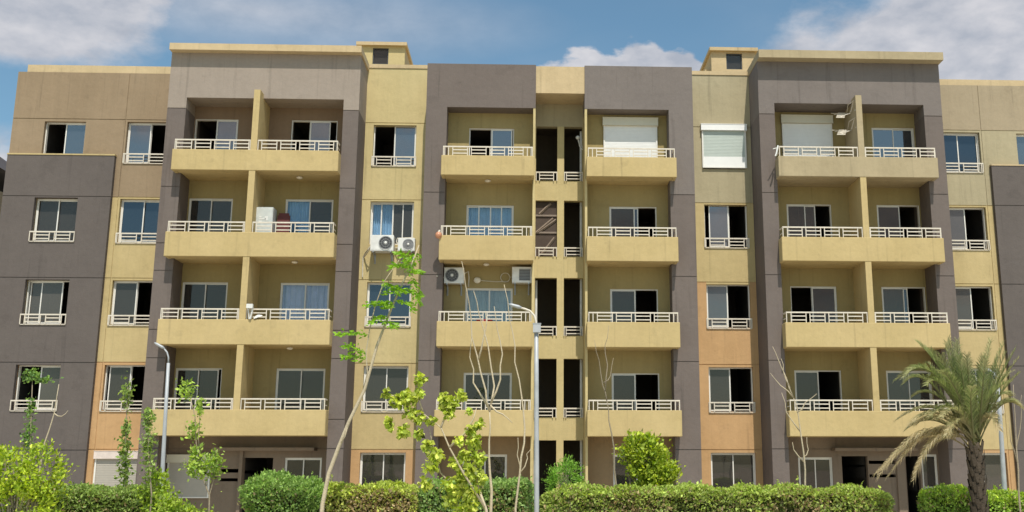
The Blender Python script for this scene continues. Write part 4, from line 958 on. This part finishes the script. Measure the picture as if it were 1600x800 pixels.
# palm
PX, PYc = 7.34, -17.0
pt_ = thing('palm_tree', 'shaggy date palm with dry brown fronds drooping to its left', 'palm tree', (PX, PYc, 0))
m = MB(); m.tube([(PX - .03, PYc, 0), (PX - .02, PYc, .7), (PX, PYc, 1.4), (PX, PYc, 2.0), (PX, PYc, 2.25)], [.155, .135, .125, .13, .09], 14)
m.build('trunk', PALMB, pt_, smooth=True)
m = MB()                                                           # old leaf bases round the trunk
for i in range(90):
    a = i * 2.39996; z = .15 + 2.0 * i / 90; r_ = .122
    c = Vector((PX + r_ * math.cos(a), PYc + r_ * math.sin(a), z)); o_ = Vector((math.cos(a), math.sin(a), 0)); s_ = Vector((-math.sin(a), math.cos(a), 0))
    hh = .16 + .06 * random.random(); q = c + o_ * (.035 + .03 * random.random()) + Vector((0, 0, hh))
    n = len(m.v); m.v += [tuple(c - s_ * .06), tuple(c + s_ * .06), tuple(q + s_ * .035), tuple(q - s_ * .035), tuple(c + o_ * .035 + Vector((0, 0, -.01)))]
    m.f += [(n, n + 1, n + 2, n + 3), (n, n + 4, n + 1), (n + 4, n + 3, n + 2), (n + 4, n + 2, n + 1), (n, n + 3, n + 4)]; m.m += [0] * 5
m.build('leaf_base', PALMB, pt_, kind='stuff')
PG1, PG2, PD1, PD2 = (.12, .17, .055), (.36, .41, .15), (.44, .34, .18), (.64, .53, .33)
def frond(tip, ctrl, dry=0., base=None, ll=.25, n=64, droop=.15):
    b0 = Vector(base or (PX + random.uniform(-.1, .1), PYc + random.uniform(-.1, .1), random.uniform(2.05, 2.4))); c = Vector(ctrl); e = Vector(tip); e = c + (e - c) * 1.10
    bz = lambda t: b0 * (1 - t) ** 2 + c * 2 * t * (1 - t) + e * t * t
    P = [bz(i / 14) for i in range(15)]
    V, F, T = [], [], []
    def add(vs, fs, col):
        n0 = len(V); V.extend(vs); F.extend([tuple(n0 + i for i in f) for f in fs]); T.extend([col] * len(vs))
    mix = lambda a, b_, t: tuple(a[i] * (1 - t) + b_[i] * t for i in range(3))
    # midrib: three-sided, tapering
    for i in range(14):
        r0, r1 = .026 * (1 - i / 15), .026 * (1 - (i + 1) / 15); d = (P[i + 1] - P[i]).normalized(); s_ = d.cross(Vector((0, 0, 1)))
        s_ = s_.normalized() if s_.length > .01 else Vector((1, 0, 0)); u = s_.cross(d)
        vs = [tuple(P[i] + s_ * r0), tuple(P[i] - s_ * r0), tuple(P[i] - u * r0), tuple(P[i + 1] + s_ * r1), tuple(P[i + 1] - s_ * r1), tuple(P[i + 1] - u * r1)]
        add(vs, [(0, 3, 4, 1), (1, 4, 5, 2), (2, 5, 3, 0)], mix((.24, .24, .10), (.38, .30, .17), dry))
    for i in range(n):
        t = .16 + .84 * i / n; p = bz(t); d = (bz(min(1, t + .02)) - bz(t - .02)).normalized(); s_ = d.cross(Vector((0, 0, 1)))
        s_ = s_.normalized() if s_.length > .05 else Vector((1, 0, 0)); u = s_.cross(d)
        for sg in (-1, 1):
            L = ll * (.35 + .75 * math.sin(math.pi * min(1, .12 + .80 * t))) * random.uniform(.8, 1.12)
            v = (s_ * sg * random.uniform(.45, .8) + d * random.uniform(.85, 1.25) + u * random.uniform(.1, .5)).normalized()
            q1 = p + v * L * .55; q2 = p + v * L + Vector((0, 0, -droop * L * random.uniform(.5, 1.6) - dry * L * .35))
            w_ = .010; k = d * w_
            tt = random.random(); col = mix(mix(PG1, PG2, tt), mix(PD1, PD2, tt), min(1, max(0, dry + random.uniform(-.2, .2) + .25 * (t > .8))))
            add([tuple(p - k), tuple(p + k), tuple(q1 + k * .8), tuple(q1 - k * .8), tuple(q2)], [(0, 1, 2, 3), (3, 2, 4)], col)
    me = bpy.data.meshes.new('frond'); me.from_pydata(V, [], F); me.materials.append(LEAF); me.update()
    ca = me.color_attributes.new('tint', 'FLOAT_COLOR', 'POINT'); ca.data.foreach_set('color', np.concatenate([np.array(T), np.ones((len(T), 1))], 1).ravel())
    o = bpy.data.objects.new('frond', me); C.objects.link(o); o.parent = pt_; o.matrix_parent_inverse = Matrix.Translation(-Vector(pt_.location))
    if dry > .6: o['label'] = 'dry tan frond'
# (tip x, tip z, tip dy, control x, control z, dryness)
FR = [(6.10, 3.55, -.3, 6.55, 4.05, 0), (6.20, 3.40, .2, 6.6, 3.85, .1), (6.35, 3.30, -.5, 6.75, 3.7, 0), (6.42, 3.15, .4, 6.8, 3.5, .15), (6.30, 3.62, .5, 6.85, 4.1, 0),
      (6.12, 2.62, -.2, 6.7, 3.1, .55), (6.25, 2.55, .3, 6.75, 2.95, .4), (6.02, 2.72, .1, 6.75, 3.25, .45), (6.4, 2.75, -.5, 6.9, 3.2, .15),
      (5.50, 1.72, -.2, 6.35, 2.95, .85), (5.62, 1.80, .1, 6.55, 2.85, 1.0), (6.08, 1.66, -.3, 6.55, 2.75, .9), (5.85, 1.9, .3, 6.5, 2.8, .9), (6.2, 1.75, 0, 6.6, 2.6, .8),
      (6.88, 4.02, -.2, 7.05, 3.2, .1), (7.02, 3.98, .2, 7.15, 3.2, 0), (6.98, 3.75, -.5, 7.15, 3.1, 0), (6.75, 3.72, .4, 7.0, 3.4, 0), (6.62, 3.92, -.1, 6.95, 3.5, 0),
      (7.24, 4.05, .3, 7.25, 3.2, .1), (7.36, 3.72, -.6, 7.3, 3.1, 0), (7.18, 3.62, .6, 7.25, 3.1, .1), (7.48, 3.7, .5, 7.4, 3.1, .1),
      (8.02, 4.02, 0, 7.65, 3.2, 0), (8.10, 3.90, -.3, 7.7, 3.2, 0), (7.92, 4.12, .3, 7.6, 3.3, .1), (8.2, 3.55, .2, 7.8, 3.3, .15), (8.06, 3.45, -.4, 7.7, 3.1, .1), (7.80, 3.75, -.2, 7.55, 3.1, 0),
      (8.22, 3.15, .3, 7.9, 3.35, .2), (8.10, 2.95, -.2, 7.85, 3.2, .3), (6.6, 2.4, -.6, 6.95, 2.95, .5), (6.5, 3.5, -.8, 6.9, 3.5, 0), (7.0, 4.12, 0, 7.1, 3.3, 0), (6.55, 4.05, .2, 6.9, 3.7, 0), (7.7, 3.3, -.8, 7.5, 3.2, 0), (7.0, 3.2, -.9, 7.15, 3.1, .1), (7.6, 2.5, -.5, 7.6, 3.0, .7)]
FR += [(tx + random.uniform(-.16, .16), tz + random.uniform(-.18, .12), dy + random.uniform(-.4, .4), cx + random.uniform(-.12, .12), cz + random.uniform(-.1, .1), min(1, dr + random.uniform(0, .25))) for tx, tz, dy, cx, cz, dr in FR[:36:2]]
for tx, tz, dy, cx, cz, dr in FR: frond((tx, PYc + dy, tz), (cx, PYc + dy * .4, cz), dr)

# ------------------------------------------------------------------ lamp posts
def lamp_post(label, x, y, pole, arm, head, r0, r1, box=None, straight_head=None):
    t_ = thing('lamp_post', label, 'lamp post', (x, y, 0), 'grey lamp posts along the lawn')
    m = MB(); m.tube(pole, [r0 + (r1 - r0) * i / (len(pole) - 1) for i in range(len(pole))], 12); m.build('pole', POLE, t_, smooth=True)
    m = MB(); m.tube(arm, [r1 * .55] * (len(arm) - 1) + [r1 * .45], 8); m.build('arm', RAIL if box else POLE, t_, smooth=True)
    a, b_ = Vector(head[0]), Vector(head[1]); m = MB()
    P = [a, a.lerp(b_, .25), a.lerp(b_, .8), b_]; m.tube(P, [.018, .034, .028, .012], 8); m.build('lamp_head', POLE, t_, smooth=True)
    if box:
        m = MB(); m.box(x + box[0] - .072, x + box[0] + .072, y - .08, y + .05, box[1] - .08, box[1] + .08); m.box(x + box[0] - .08, x + box[0] + .08, y - .088, y + .058, box[1] + .081, box[1] + .092); m.build('control_box', POLE, t_)
    m = MB(); m.box(x - .16, x + .16, y - .16, y + .16, .004, .03); m.build('base_plate', POLE, t_)
    m = MB(); m.box(x - .04, x + .04, y - r0 - .012, y - r0 + .02, .5, .8); m.build('hatch', POLE, t_)
lamp_post('tall grey lamp post at the left bay, arm bent to the left', -8.83, -13, [(-8.83, -13, 0), (-8.86, -13, 1.4), (-8.90, -13, 2.8), (-8.93, -13, 4.05)], [(-8.93, -13, 4.05), (-8.94, -13, 4.18), (-8.98, -13, 4.29), (-9.06, -13, 4.38)], [(-9.04, -13, 4.37), (-9.27, -13, 4.50)], .052, .034)
lamp_post('nearest lamp post with control box and curved arm, at the stair core', -.81, -17, [(-.81, -17, 0), (-.81, -17, 1.2), (-.83, -17, 3.3), (-.84, -17, 4.36)], [(-.84, -17, 4.30), (-.845, -17, 4.47), (-.88, -17, 4.58), (-.96, -17, 4.67), (-1.06, -17, 4.71), (-1.16, -17, 4.735)], [(-1.12, -17, 4.73), (-1.36, -17, 4.80)], .050, .038, box=(-.02, 4.34))
lamp_post('slim grey lamp post half hidden behind the palm', 8.68, -15, [(8.68, -15, 0), (8.71, -15, 1.2), (8.745, -15, 2.8), (8.75, -15, 3.5)], [(8.75, -15, 3.5), (8.74, -15, 3.62), (8.68, -15, 3.72), (8.6, -15, 3.78)], [(8.62, -15, 3.77), (8.4, -15, 3.84)], .055, .04)
